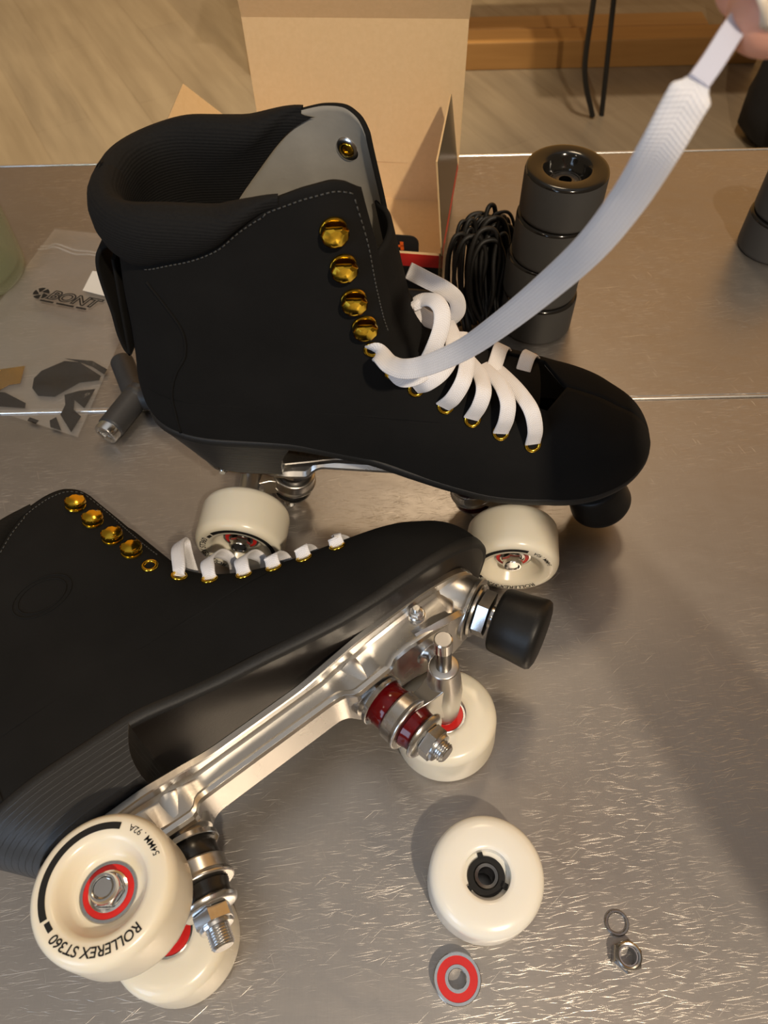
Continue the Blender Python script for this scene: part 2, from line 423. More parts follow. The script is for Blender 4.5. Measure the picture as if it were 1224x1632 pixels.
def Wd(x, z):
    a, b = zs(x), zt(x); q = clamp((z - a) / (b - a))
    H = lerp(HSH(z), hw_sole(x), sm((x + 20) / 50))
    w = H * (1 - q ** 2.6) ** (1 / 2.6) if q < 1 else 0
    xb = XB(z); xc = -82
    if x < xc:
        v = (xc - x) / (xc - xb)
        w *= (1 - v ** 2.25) ** (1 / 2.25) if v < 1 else 0
    return w
def zlev(v, x):
    z = v + (zs(x) - 72.6) * math.exp(-(v - 72.6) / 28)
    if v > 168: z -= (252 - ZTL(x)) * sm((v - 168) / 84)
    return z
V_OPEN = 122.0
GAP = table([(118, 19), (122, 18), (130, 16.5), (150, 15.5), (180, 15.5), (210, 17), (252, 19)])
def front_x(v, g):
    lo, hi = -40.0, 153.0
    if v < 110: lo = 60
    for _ in range(44):
        mid = (lo + hi) / 2
        if Wd(mid, zlev(v, mid)) > g and zlev(v, mid) < zt(mid): lo = mid
        else: hi = mid
    return (lo + hi) / 2
def back_x(v):
    x = -125.0
    for _ in range(12): x = XB(zlev(v, x))
    return x
NS = 84
def contour(v, off=0.0):
    op = v >= V_OPEN; xf = front_x(v, GAP(v) if op else 1e-4); xb = back_x(v); near = []
    for i in range(NS + 1):
        s = i / NS; x = xf + (xb - xf) * (1 - math.cos(pi * s)) / 2 if not op else xf + (xb - xf) * (1 - math.cos(pi * (s * .62 + .38 * s * s))) / 2
        z = zlev(v, x); w = Wd(x, z) if 0 < i < NS or (op and i == 0) else 0.0
        near.append((x, w, z))
    return [Vector((x, -w, z)) for x, w, z in near] + [Vector((x, w, z)) for x, w, z in near[-2::-1]], op

def build_upper(parent):
    m = MB(); lv = [72.6 + .8 * i for i in range(62)] + [122 + .8 * i for i in range(12)] + [131.6 + 2.0 * i for i in range(61)]
    lv = [v for v in lv if v < 251.5] + [252.0]
    prev = None
    for v in lv:
        c, op = contour(v); b = len(m.v)
        m.v += [tuple(p) for p in c]; n = len(c)
        if prev is not None:
            pb = prev
            for j in range(n - 1):
                m.f.append([pb + j, b + j, b + j + 1, pb + j + 1]); m.mi.append(0)
        prev = b
    o = m.obj('boot_upper', ['black_suede', 'grey_lining'], parent, 180)
    sd = o.modifiers.new('leather', 'SOLIDIFY'); sd.thickness = 2.4 * S; sd.offset = -1; sd.material_offset = 1; sd.material_offset_rim = 0
    return o

def surf(x, z, side=-1):       # point and outward normal on the boot side
    w = Wd(x, z); e = .6
    wx = (Wd(x + e, z) - Wd(x - e, z)) / (2 * e); wz = (Wd(x, z + e) - Wd(x, z - e)) / (2 * e)
    return Vector((x, side * w, z)), Vector((-wx, side, -wz)).normalized()

def topline(dz=0.0, x_end=-34, n=46):
    out = []; xb = XB(207 + dz)
    for i in range(n + 1):
        x = x_end + (xb - x_end) * (1 - math.cos(pi * i / n)) / 2
        z = ZTL(x) + dz; out.append(Vector((x, -Wd(x, z) if i < n else 0, z)))
    return out + [Vector((p.x, -p.y, p.z)) for p in out[-2::-1]]
ZIN = table([(-131, 140), (-104, 150), (-84, 190), (-62, 220), (-45, 239), (-34, 246)])
def build_collar(parent):
    base = topline(-2.5); n = len(base); L = []
    prof = [(0, 0.2), (.06, 2.6), (.2, 5.0), (.42, 6.6), (.66, 6.6), (.84, 5.2), (.95, 2.6), (1.0, -1.2), (.97, -4.6), (.86, -7.2), (.66, -8.6), (.4, -9.0)]
    inn = [(.25, -8.6), (.5, -7.4), (.75, -5.8), (1, -4.6)]
    for h, off in prof:
        row = []
        for i, p in enumerate(base):
            t = (base[min(i + 1, n - 1)] - base[max(i - 1, 0)]); nrm = Vector((t.y, -t.x, 0)).normalized()
            if nrm.dot(Vector((p.x + 60, p.y, 0))) < 0: nrm = -nrm
            u = sm((-33.5 - p.x) / 24); rim = max(p.z + 1.5, lerp(248, 242, sm((-34 - p.x) / 28)) - 3.5 * sm((-80 - p.x) / 30))
            z = lerp(p.z, rim, h); ox = max(0, h) * .5
            row.append(Vector((p.x, p.y, z)) + nrm * (off * (.04 + .96 * u) + (.35 if off > 0 else -2.2 * (1 - u))) + Vector((ox if p.x > -60 else 0, 0, 0)))
        L.append(row)
    last = L[-1]
    for f, o_ in inn:
        row = []
        for i, p in enumerate(base):
            q = last[i]; zin = ZIN(p.x); z = lerp(q.z, min(zin, q.z - .5), f)
            w = max(2.0, Wd(max(p.x, XB(z) + 8), z) - 4.5); x = max(p.x + 6 * f, XB(z) + 6)
            row.append(Vector((lerp(q.x, x, f), lerp(q.y, math.copysign(w, p.y) if abs(p.y) > 1 else 0, f), z)))
        L.append(row)
    return m_obj_loft('collar', L, 'ribbed_knit', parent)
def m_obj_loft(name, L, mat, parent, th=0, flip=False):
    m = MB(); m.loft(L, False, flip=flip); o = m.obj(name, mat, parent, 180)
    if th:
        s = o.modifiers.new('thick', 'SOLIDIFY'); s.thickness = th * S; s.offset = 0
    return o

def plan(off, x0, x1, n=60):
    out = []
    for i in range(n + 1):
        x = x0 + (x1 - x0) * (1 - math.cos(pi * i / n)) / 2
        xb = -131; v = (-82 - x) / (-82 - xb) if x < -82 else 0
        w = hw_sole(min(x, 152.38)) * ((1 - min(v, 1) ** 2.25) ** (1 / 2.25) if v > 0 else 1)
        out.append((x, w))
    pts = [Vector((x, -w, 0)) for x, w in out] + [Vector((x, w, 0)) for x, w in out[-2:0:-1]]
    n2 = len(pts); res = []
    for i, p in enumerate(pts):
        t = pts[(i + 1) % n2] - pts[i - 1]; nr = Vector((t.y, -t.x, 0)).normalized(); res.append(p + nr * off)
    return res
def build_sole(parent):
    m = MB(); rings = []
    for off, dz in ((-3.0, -5.6), (-.9, -5.5), (.2, -4.8), (.55, -2.4), (.4, -.2), (-.2, .6), (-3, .8)):
        rings.append([p + Vector((0, 0, zs(p.x) + dz)) for p in plan(off, -131, 152.3)])
    m.loft(rings, True)
    n = len(rings[0]); h = n // 2        # bottom skin across
    rows = []
    for i in range(1, h):
        a, b = rings[0][i], rings[0][n - i]; rows.append([a.lerp(b, k / 8) + Vector((0, 0, -.35 * math.sin(pi * k / 8))) for k in range(9)])
    k0 = len(m.f); m.loft(rows, False, flip=True, mi=1)
    return m.obj('outsole', ['welt', 'sole_leather'], parent, 50)
def build_heel(parent):
    m = MB(); L = []; top = [p for p in plan(.45, -131, -47, 44)]
    for k in range(9):
        t = k / 8; ring = []
        for p in top:
            tx = clamp((p.x + 132) / 84); x = lerp(p.x, lerp(-111, -54, tx), t)
            fr = sm((p.x + 60) / 14); x -= 2.5 * math.sin(pi * t) * fr
            ring.append(Vector((x, p.y * lerp(1, .95, t), lerp(94.5, 69.2, t))))
        L.append(ring)
    m.loft(L, True, True, True, flip=True)
    return m.obj('heel', 'heel_leather', parent, 45)
def build_tongue(parent):
    rows = []
    for i in range(40):
        t = i / 39; v = lerp(121, 226, t); x = front_x(v, 21); z = zlev(v, x); g = 22
        row = []
        for k in range(17):
            u = k / 16 * 2 - 1
            row.append(Vector((x - 3.2 + (1 - u * u) * lerp(9, 8, t) * (.55 if t < .15 else 1) * lerp(.25, 1, clamp(t * 3)), u * g, z - 3.0 + (1 - u * u) * lerp(6.0, 1.5, t))))
        rows.append(row)
    return m_obj_loft('tongue', rows, 'black_suede', parent, 2.2)
HOOKS = [(-14, 232.6), (-11, 215.6), (-7.5, 198), (-3.5, 183)]
EYES = [(0, 168.5), (9, 153.6), (20.5, 141.8), (35.5, 131.6), (49.5, 124.2), (64.5, 117.6), (81.5, 111.4)]
def hook_mb():
    m = MB()
    m.lathe([(.1, -.6), (5.3, -.6), (5.7, 0), (5.5, .7), (4.8, 1.0), (.1, 1.0)], seg=28)
    # turned-over cap: joined to the base on its lower side, open above
    L = []
    for i in range(13):
        a = -pi * .5 + pi * 1.0 * (i / 12 - .5) * 1.5
        L.append([Vector((rr * math.cos(a), rr * math.sin(a), h)) for rr, h in ((4.9, .6), (5.6, 1.6), (5.8, 3.0), (5.5, 4.4))])
    m.loft(L, False); 
    cap = []
    for rr, h in ((5.5, 3.2), (5.7, 3.9), (5.2, 4.6), (3.0, 5.6), (.2, 5.9)):
        ring = []
        for k in range(9):
            a = 2 * pi * k / 9 + .35; x, y = rr * math.cos(a), rr * math.sin(a)
            if y > 2.9: y = 2.9 + (y - 2.9) * .15
            ring.append(Vector((x, y, h + .35 * max(0, y) * .25)))
        cap.append(ring)
    m.loft([[Vector((p.x * .98, p.y * .98, p.z - .5)) for p in cap[0]][:]] + cap, True, True, True)
    m.cyl((0, -2.5, .5), (0, -2.5, 5), 2.2, seg=14)
    return m
ME_HOOK = hook_mb().mesh('lace_hook', ['gold'], 20)
ME_EYE = MB().lathe([(2.5, -1.2), (2.6, .5), (3.3, 1.0), (4.2, .7), (4.5, -.1), (4.1, -.6)], seg=28, ring=True).mesh('eyelet', ['gold'], 60)
ME_RIVET = MB().lathe([(.2, .3), (1.4, .2), (1.6, .9), (2.6, 1.0), (3.2, .6), (3.3, 0)], seg=24).lathe([(3.3, .1), (3.6, .8), (5.0, .6), (5.6, -.1)], seg=28, mi=1).mesh('rivet', ['gold', 'zinc_steel'], 50)
def orient(n, up=Vector((0, 0, 1))):
    z = Vector(n).normalized(); y = (up - z * up.dot(z)).normalized(); x = y.cross(z)
    return Matrix(((x.x, y.x, z.x), (x.y, y.y, z.y), (x.z, y.z, z.z)))

def stitches(parent, lines, mat='thread'):
    m = MB()
    for fn, n in lines:
        for i in range(n):
            a, b = fn((i + .18) / n), fn((i + .78) / n); m.tube([a, a.lerp(b, .5) + (b - a).cross(Vector((0, 0, 1))) * 0, b], .33, 6)
    return m.obj('stitching', mat, parent, 180)

def build_chassis(parent):
    # plate
    m = MB()
    pw = table([(-112, 10), (-108, 16), (-98, 21), (-60, 22.5), (-45, 20), (-20, 15.5), (20, 15.5), (45, 20), (62, 23), (98, 24.5), (116, 22), (128, 17), (133, 10)])
    xs = [-112 + 245 * i / 60 for i in range(61)]
    def ztop(x): return 68.2
    ring = lambda z0, sc_: [Vector((x, -pw(x) * sc_, z0)) for x in xs] + [Vector((x, pw(x) * sc_, z0)) for x in xs[::-1]]
    m.loft([ring(64.0, .97), ring(64.6, 1), ring(67.6, 1), ring(68.2, .97)], True, True, True)
    low = table([(-110, 60), (-103, 50), (-97, 47.5), (-84, 47), (-78, 48), (-70, 48), (-64, 45.5), (-45, 45.0), (-40, 50), (-34, 51), (32, 51), (38, 50), (45, 45), (64, 45.5), (70, 48), (78, 48), (84, 47), (102, 46.5), (110, 52), (116, 60)])
    ww = table([(-110, 10), (-98, 15), (-64, 16), (-45, 15), (-34, 11.5), (34, 11.5), (45, 15), (64, 16), (90, 18), (108, 17), (116, 12)])
    xs2 = [-110 + 226 * i / 112 for i in range(113)]; L = []
    for x in xs2:
        z0, w = low(x), ww(x); wt = w * lerp(.84, .985, sm((abs(x) - 52) / 14))
        L.append([Vector((x, -w, z0 + 1.2)), Vector((x, -w - .2, z0 + 3.4)), Vector((x, -wt, z0 + 5.4)), Vector((x, -wt, 62.5)), Vector((x, -w - 1.5, 65)), Vector((x, w + 1.5, 65)), Vector((x, wt, 62.5)), Vector((x, wt, z0 + 5.4)), Vector((x, w + .2, z0 + 3.4)), Vector((x, w, z0 + 1.2)), Vector((x, w - 1.4, z0)), Vector((x, -w + 1.4, z0))])
    m.loft(L, True, True, True, flip=False)
    for s in (-1, 1):          # pivot cup and kingpin boss of each truck
        m.lathe([(6, 0), (8.4, .6), (9.2, 4), (10.5, 14), (10.5, 18)], (s * 90, 0, 46), (s * -.05, 0, 1), 28, cap0=True)
        m.lathe([(10, 0), (12.5, .8), (13, 4), (14, 18)], (s * 53.6, 0, 45.2), (s * -.12, 0, 1), 32, cap0=True)
    ax = Vector((.42, 0, -.907)).normalized(); c = Vector((123.5, 0, 51.3))
    m.lathe([(18.5, -17.5), (17.2, -12), (16.4, -4), (16.8, -2.6), (17.6, -2.2), (17.8, -.4), (17.2, 0), (9, .1)], c, ax, 48, cap0=True, cap1=True)
    L = []                     # rib between housing and front pivot
    for x, w, z0 in ((84, 17.5, 49), (96, 18, 47), (104, 17.2, 46.2), (110, 15, 46.5), (116, 10, 47.5)):
        L.append([Vector((x, -w, z0)), Vector((x, -w - 1, z0 + 3)), Vector((x, -w * .8, 66)), Vector((x, w * .8, 66)), Vector((x, w + 1, z0 + 3)), Vector((x, w, z0))])
    m.loft(L, True, True, True)
    plate = m.obj('plate', 'aluminium', parent, 24, bevel=.5)
    for s in (-1, 1):
        for y in (-1, 1):
            b = MB(); b.cyl((s * 92, y * 13, 60), (s * 92, y * 19.5, 60), 4.3, seg=20, ch=.5); b.hexa((s * 92, y * 19.3, 60), (s * 92, y * 22.5, 60), 3.4); b.cyl((s * 92, y * 22, 60), (s * 92, y * 24.6, 60), 2.0, seg=14, ch=.3)
            part(b.obj('lock_screw', 'zinc_steel', plate, 35), 'zinc lock screw')
    # toe stop
    ts = MB(); o = c + ax * 12.5
    ts.lathe([(8, -.4), (15.6, 0), (16.8, .8), (17.4, 2.5), (18.0, 12), (18.8, 20), (18.9, 22.3), (18.0, 24), (15.5, 24.9), (8, 25.4)], o, ax, 64, cap0=True, cap1=True)
    stop = ts.obj('toe_stop', 'black_rubber', parent, 50)
    nu = MB(); nu.lathe([(6, 0), (14.4, .1), (14.8, .7), (14.4, 1.6), (6, 1.7)], c + ax * .6, ax, 36); nu.hexa(c + ax * 2.6, c + ax * 9.4, 13.2, turn=.3); nu.cyl(c - ax * 6, c + ax * 14, 6.5, seg=20)
    part(nu.obj('stem_nut', 'zinc_steel', stop, 35), 'zinc hex lock nut and stem')
    for s, red in ((1, True), (-1, False)):
        top = Vector((s * 53.6, 0, 46)); k = Vector((s * 7.5, 0, -43.5)).normalized(); P = lambda d: top + k * d
        hg = MB()
        hg.lathe([(9, 13.6), (12.6, 13.7), (13.3, 14.3), (13.5, 20.6), (14.1, 21.2), (14.5, 22.4), (14.0, 23.3), (9, 23.5)], top, k, 44, cap0=True, cap1=True)
        tc = P(18.5); A = Vector((s * WB, 0, 27)); L = []
        for t, w, h in ((0, 12, 4.2), (.3, 10.5, 4.4), (.55, 11, 5.2), (.8, 15, 6.4), (1, 19, 7)):
            q = tc.lerp(A, t); L.append([q + Vector((0, -w, -h)), q + Vector((0, w, -h)), q + Vector((0, w * .8, h)), q + Vector((0, -w * .8, h))])
        hg.loft(L, True, True, True)
        hg.lathe([(6.4, -25.5), (7.2, -25), (8.2, -14), (9.0, 0), (8.2, 14), (7.2, 25), (6.4, 25.5)], A, (0, 1, 0), 32, cap0=True, cap1=True)
        hg.tube([A + Vector((0, 0, 2)), A + Vector((s * 5, 0, 10)), Vector((s * 90, 0, 44)), Vector((s * 90.3, 0, 54))], lambda t: lerp(6.2, 4.6, min(1, t * 1.6)), 16)
        hanger = hg.obj('truck_hanger', 'aluminium', parent, 40, bevel=.4)
        axm = MB(); axm.cyl(A + Vector((0, -50.5, 0)), A + Vector((0, 50.5, 0)), 3.8, seg=20, ch=.6, mi=0)
        if red:
            axm.cyl(A + Vector((0, -50.6, 0)), A + Vector((0, -41.5, 0)), 4.3, seg=20, ch=.6, mi=1)
        axle = part(axm.obj('axle', ['dark_steel', 'bright_steel'], hanger, 40), 'dark steel axle')
        kp = MB(); kp.cyl(P(-4), P(49 if not red else 45.5), 4.6, seg=20, ch=.6)
        for i in range(7): kp.lathe([(4.6, 0), (5.1, .45), (4.6, .9)], P((49 if not red else 45.5) - 8.6 + i * 1.15), k, 20)
        kp.hexa(P(33.4), P(39.6), 8.6); kp.lathe([(5, 0), (7.2, 0), (7.4, .5), (7.0, 1.6), (5, 1.7)], P(39.4), k, 24)
        kp.hexa(P(-1.5), P(2.4), 9.6)
        part(kp.obj('kingpin', 'zinc_steel', parent, 35), 'zinc kingpin with lock nut')
        for d, pr in ((2.2, [(5, 0), (12.4, 0), (13.4, .5), (13.6, 2.6), (13.2, 3.0), (12.7, 2.6), (5, 1.2)]), (30.6, [(5, 2.8), (10.5, 2.8), (11.8, 2.1), (12.4, .6), (12.2, 0), (5, 0)])):
            w = MB(); w.lathe(pr, P(d), k, 40); part(w.obj('washer', 'zinc_steel', parent, 40), 'zinc cup washer')
        for d0, d1, r0, r1 in ((3.6, 13.8, 11.6, 11.6), (23.2, 30.8, 11.2, 10.2)):
            b = MB(); b.lathe([(5, 0), (r0 - .8, 0), (r0, .8), (lerp(r0, r1, .5) - .3, (d1 - d0) / 2), (r1, d1 - d0 - .8), (r1 - .8, d1 - d0), (5, d1 - d0)], P(d0), k, 40)
            part(b.obj('bushing', 'red_urethane' if red else 'black_urethane', parent, 50), 'red bushing' if red else 'black bushing')
    return plate

def add_wheel(parent, s, side, spin, bare=False):
    R = RX(-side * pi / 2) @ RZ(spin)
    w = link('wheel', ME_WHEEL, parent, mm_matrix(R, (s * WB, side * 42, 27)))
    for z in (3.7, -9.1): part(link('bearing', ME_BEAR, w, Matrix.Translation((0, 0, z * S))), 'red-sealed bearing')
    part(link('print', ME_PRINT, w), 'black ring print and lettering')
    n = MB(); n.hexa((0, 0, 7.4), (0, 0, 11.6), 6.1, turn=.4); n.lathe([(5.6, 11.2), (5.4, 12.8), (4.9, 13.6), (4.2, 13.6), (3.9, 12.6), (3.7, 8)], seg=28); n.cyl((0, 0, -12), (0, 0, 12.9), 3.75, seg=18, ch=.5); n.lathe([(4, 7.2), (7.2, 7.2), (7.4, 7.6), (6.6, 7.9)], seg=28)
    part(n.obj('axle_nut', 'bright_steel', w, 35), 'steel axle nut')
    return w

def build_boot(root):
    up = build_upper(root); build_collar(root); build_sole(root); build_heel(root); build_tongue(root); build_chassis(root)
    for sd in (-1, 1):
        for x, z in HOOKS:
            p, n = surf(x, z, sd); part(link('lace_hook', ME_HOOK, root, mm_matrix(orient(n, Vector((.12, 0, 1))), p + n * .6)), 'gold lace hook')
            if z > 230: part(link('rivet', ME_RIVET, root, mm_matrix(orient(-n), p - n * 2.5)), 'steel and brass rivet on the lining')
        for x, z in EYES:
            p, n = surf(x, z, sd); part(link('eyelet', ME_EYE, root, mm_matrix(orient(n), p + n * .2)), 'gold eyelet')
    for sd in (-1, 1):
        lines = []
        def tl(t, sd=sd, off=2.6):
            x = lerp(-6, -96, t); z = ZTL(x) - off - (2.0 if x < -40 else 1.0); p, n = surf(x, z, sd); return p + n * .25
        def fr(t, sd=sd):
            v = lerp(247, 176, t); x = front_x(v, GAP(v)) - 3.6; z = zlev(v, x); p, n = surf(x, z, sd); return p + n * .25
        stitches(root, [(tl, 44), (fr, 30)])
    # back-stay seam and pull loop
    for sd in (-1, 1):
        m = MB(); P = [(-97, 203), (-92, 192), (-87.5, 176), (-90, 160), (-98, 146), (-104, 130), (-106, 112), (-107, 99)]
        m.tube([surf(q.x, q.z, sd)[0] + surf(q.x, q.z, sd)[1] * .15 for q in catmull([(x, 0, z) for x, z in P], 7)], .75, 8)
        m.obj('seam', 'black_suede', root, 180)
    m = MB(); pts = [(-113, 0, 206), (-118, 0, 206), (-124, 0, 202), (-127.5, 0, 194), (-128.8, 0, 182), (-129.2, 0, 166), (-130.5, 0, 152), (-130.2, 0, 142), (-128.6, 0, 138)]
    m.ribbon(pts, 21, (1, 0, .3), 2.4, n=8)
    m.ribbon([(-119.2, 0, 198), (-121.5, 0, 184), (-124.2, 0, 168), (-127, 0, 150), (-129, 0, 138)], 21, (1, 0, .1), 2.0, n=8)
    m.obj('pull_loop', 'black_suede', root, 60)

# ================================================================== the place
# ------------------------------------------------------------------ floor and worktop
fl = MB(); fl.box((-3500, -2500, -940), (3500, 5200, -900)); tag(fl.obj('floor', 'plank_floor', smooth=0), kind='structure')
bench = empty('steel_workbench', (0, 100, -900), 'long steel workbench with a scratched worktop seamed across its width', 'workbench')
def at_bench(m, name, mat, **k):
    for i, p in enumerate(m.v): m.v[i] = (p[0], p[1] - 100, p[2] + 900)
    return m.obj(name, mat, bench, **k)
b = MB(); b.box((-1150, -620, -4), (1150, 379.0, 0)); at_bench(b, 'tabletop', 'worn_steel', smooth=0, bevel=1.2)
b = MB(); b.box((-1150, 382.0, -4), (1150, 698, 0)); b.box((-1150, 694, -40), (1150, 698, 0)); at_bench(b, 'tabletop', 'worn_steel', smooth=0, bevel=1.2)
b = MB(); b.lathe([(1.4, -1150), (1.4, 1150)], (0, 380.5, -.4), (1, 0, 0), 16, cap0=True, cap1=True); part(at_bench(b, 'seam_strip', 'steel_trim'), 'bright seam strip')
b = MB(); b.lathe([(1.5, -1150), (1.5, 1150)], (0, 697.2, -.7), (1, 0, 0), 16, cap0=True, cap1=True); part(at_bench(b, 'edge_strip', 'steel_trim'), 'strip added to catch light along the far edge')  # half-round bar added so the far edge shows a light line
b = MB(); b.box((-1120, -590, -70), (1120, 670, -4.5)); at_bench(b, 'apron', 'steel_trim', smooth=0)
for x in (-1080, 1080):
    for y in (-550, 630):
        b = MB(); b.cyl((x, y, -900), (x, y, -71), 22); at_bench(b, 'leg', 'steel_trim')

# ------------------------------------------------------------------ the two skates
def pose_matrix(O, f, l, u):
    return Matrix(((f.x, l.x, u.x, O.x * S), (f.y, l.y, u.y, O.y * S), (f.z, l.z, u.z, O.z * S), (0, 0, 0, 1)))
yaw = math.radians(-6.0)
UF, UL, UU, UO = Vector((math.cos(yaw), math.sin(yaw), 0)), Vector((-math.sin(yaw), math.cos(yaw), 0)), Vector((0, 0, 1)), Vector((-.5, 290, 0))
up = empty('roller_skate', label='black suede roller skate standing upright on its wheels, long white lace pulled out', cat='roller skate', group='pair of black roller skates')
up.matrix_world = pose_matrix(UO, UF, UL, UU)
build_boot(up)
lying = dup_tree(up)
lying['label'] = 'black roller skate lying on its side, metal chassis showing and one front wheel off'
ly, lt = 0.6436, 0.0947
LF = Vector((math.cos(ly), math.sin(ly), 0)); u0 = Vector((-math.sin(ly), math.cos(ly), 0)); z0 = Vector((0, 0, 1))
LR = math.cos(lt) * z0 + math.sin(lt) * u0; LU = math.cos(lt) * u0 - math.sin(lt) * z0; LO = Vector((-21.4, 69.8, 59.1))
lying.matrix_world = pose_matrix(LO, LF, -LR, LU)
for s, side, spin in ((1, -1, 0.0), (-1, -1, -1.31), (1, 1, 1.0), (-1, 1, 2.0)): add_wheel(up, s, side, spin)
for s, side, spin in ((-1, -1, math.radians(-28.7)), (1, 1, .8), (-1, 1, 2.2)): add_wheel(lying, s, side, spin)

def uloc(px, py, Y):           # pixel ray met with the lengthwise plane Y of the upright skate, in its own frame
    d = ray(px, py); t = ((UO - CO).dot(UL) + Y) / d.dot(UL); p = CO + d * t - UO
    return Vector((p.dot(UF), Y, p.z))
def world_to_u(p): q = p - UO; return Vector((q.dot(UF), q.dot(UL), q.z))

# laces of the upright skate
lm = MB(); LW = 7.9
NN, NT_ = Vector((.15, -.85, .5)), Vector((.25, -.25, .95))
def cross(pts, w=LW, n0=NN, n1=NT_):
    P = [uloc(*p) for p in pts]; k = len(P)
    lm.ribbon(P, w, [n0.lerp(n1, i / (k - 1)) for i in range(k)])
cross([(849, 707, -33), (853, 685, -34), (847, 655, -30), (830, 628, -20), (808, 603, -8), (788, 584, 4), (772, 572, 14)])
cross([(798, 690, -32), (807, 668, -33), (809, 640, -28), (797, 612, -17), (777, 590, -5), (757, 572, 8)])
cross([(751, 667, -30), (764, 647, -31), (771, 622, -26), (765, 598, -15), (750, 577, -4), (735, 560, 8)])
cross([(706, 648, -29), (722, 635, -32), (738, 608, -28), (744, 580, -18), (742, 553, -7), (733, 530, 5)])
cross([(660, 617, -27), (680, 611, -31), (705, 592, -27), (720, 565, -18), (722, 537, -8), (712, 512, 4)])
cross([(626, 590, -27), (642, 604, -31), (668, 598, -30), (692, 578, -22), (704, 550, -12)])
fold = Vector((.2, -.6, .75))
cross([(836, 634, -9), (826, 618, -3), (834, 590, 5), (841, 569, 13), (847, 563, 19), (852, 570, 22)], n0=Vector((.3, -.5, .8)), n1=Vector((.2, .5, .85)))
cross([(776, 612, -10), (783, 596, -4), (791, 575, 5), (797, 557, 13), (802, 551, 19), (806, 558, 22)], n0=Vector((.3, -.5, .8)), n1=Vector((.2, .5, .85)))
cross([(676, 582, -18), (692, 553, -20), (703, 522, -15), (704, 496, -9), (693, 480, -3), (676, 478, 2), (660, 485, 2)], n0=Vector((.3, -.8, .5)), n1=Vector((-.1, -.2, .97)))
cross([(655, 484, 0), (668, 500, 2), (688, 511, 4), (706, 514, 8)], n0=Vector((0, -.7, .7)), n1=Vector((0, -.8, .6)))
cross([(651, 431, 8), (680, 446, 8), (709, 461, 9), (727, 477, 12), (729, 497, 14), (716, 512, 14), (700, 520, 12)], n0=Vector((.3, -.7, .6)), n1=Vector((0, -.9, -.3)))
main = [(596, 545, None), (607, 566, .3445), (622, 581, .336), (645, 588, .328), (680, 582, .318), (740, 556, .296), (800, 515, .262), (870, 459, .228), (940, 395, .198), (1000, 320, .176), (1050, 240, .158), (1088, 172, .150), (1112, 132, .147)]
P = [world_to_u(ptd(px, py, d * 1000)) if d else surf(0, 168.5)[0] for px, py, d in main]
camd = [(world_to_u(CO) - p).normalized() for p in P]
NRM = [surf(0, 168.5)[1]] + [(c + Vector((.1, 0, .15))).normalized() for c in camd[1:]]
lm.ribbon(P, lambda t: 8.7 * (1.0 if t < .955 else lerp(1, .60, sm((t - .955) / .045))), NRM, 1.4, n=14)
lace = lm.obj('shoelace', 'white_lace', up, 60)
am = MB(); am.ribbon([P[-1]] + [world_to_u(ptd(px, py, d)) for px, py, d in ((1136, 98, 147), (1165, 52, 147.5), (1188, 20, 149))], 4.6, NRM[-1], 1.9)
part(am.obj('aglet', 'aglet_plastic', lace, 60), 'clear plastic lace tip')

# laces of the lying skate: a row of loose loops over the throat
lm = MB()
for (x, z), hgt, dx in zip(EYES[1:], (29, 19, 16, 11, 9, 7), (3, 12, 11, 8, 7, 8)):
    E, n = surf(x, z); o = Vector((.40, .1, .91)); f_ = Vector((1, 0, 0)); Yv = Vector((0, 1, 0))
    pts = [E - n * .8, E + n * 2.6 + o * 3.5, E + n * 1.6 + o * (hgt * .6), E + o * (hgt * .96) + f_ * dx * .3 + Yv * 4, E + o * (hgt * 1.03) + f_ * dx * .65 + Yv * 9, E + o * (hgt * .8) + f_ * dx + Yv * 15, E + o * (hgt * .4) + f_ * dx * 1.0 + Yv * 24, E + f_ * dx + Yv * 40 - o * 2]
    nn = Vector((0, -.75, .66)); lm.ribbon(pts, LW, [n, nn, nn, Vector((.1, -.35, .93)), Vector((.5, .2, .8)), Vector((.85, .4, .3)), Vector((.6, .5, .6)), Vector((n.x, -n.y, n.z))])
lm.obj('shoelace', 'white_lace', lying, 60)
bm_ = MB()
for rr in (13.5, 11):
    ring = []
    for k in range(36):
        a = 2 * pi * k / 36; q, n = surf(-52 + rr * 1.15 * math.cos(a), 186 + rr * .8 * math.sin(a)); ring.append(q + n * .2)
    bm_.tube(ring, .4, 6, closed=True)
part(bm_.obj('embossed_badge', 'black_suede', lying, 180), 'embossed oval badge')

# ------------------------------------------------------------------ loose parts in front
lp_ = [(11, -8.6), (8.9, -8.4), (8.9, 3), (11, 3.2)] 
ME_LOOSE = MB().lathe([(11, -8.6)] + WHEEL_PROF[:1] + WHEEL_PROF[1:] + [(11, 3.2), (8.9, 3), (8.9, -8.4)], seg=96, ring=True).mesh('wheel', ['white_urethane'], 50)
w = link('skate_wheel', ME_LOOSE); tag(w, 'loose cream wheel lying flat with no bearing in its top', 'wheel')
c = atz(777, 1393, 31); w.location = Vector((c.x, c.y, 15.5)) * S; w.rotation_euler = (pi, 0, .4)
h = MB(); h.lathe([(5.9, -9.6), (8.6, -9.6), (8.85, -9.2), (8.85, -3), (5.9, -3)], seg=48, ring=True)
for k, a in enumerate((.9, 3.0, 4.9)):
    h.box((8.2, -1.2, -9.9 if k else -11.5), (10.6, 1.2, -8.3), mat=Matrix.Rotation(a, 3, 'Z'))
part(h.obj('hub_core', 'black_rubber', w, 35), 'black hub core with three notches')
h = MB(); h.lathe([(4, -10.6), (5.4, -10.8), (5.8, -10.2), (5.8, 6.5), (4.0, 6.8)], seg=40, ring=True); part(h.obj('spacer', 'dark_steel', w, 35), 'steel bearing spacer')

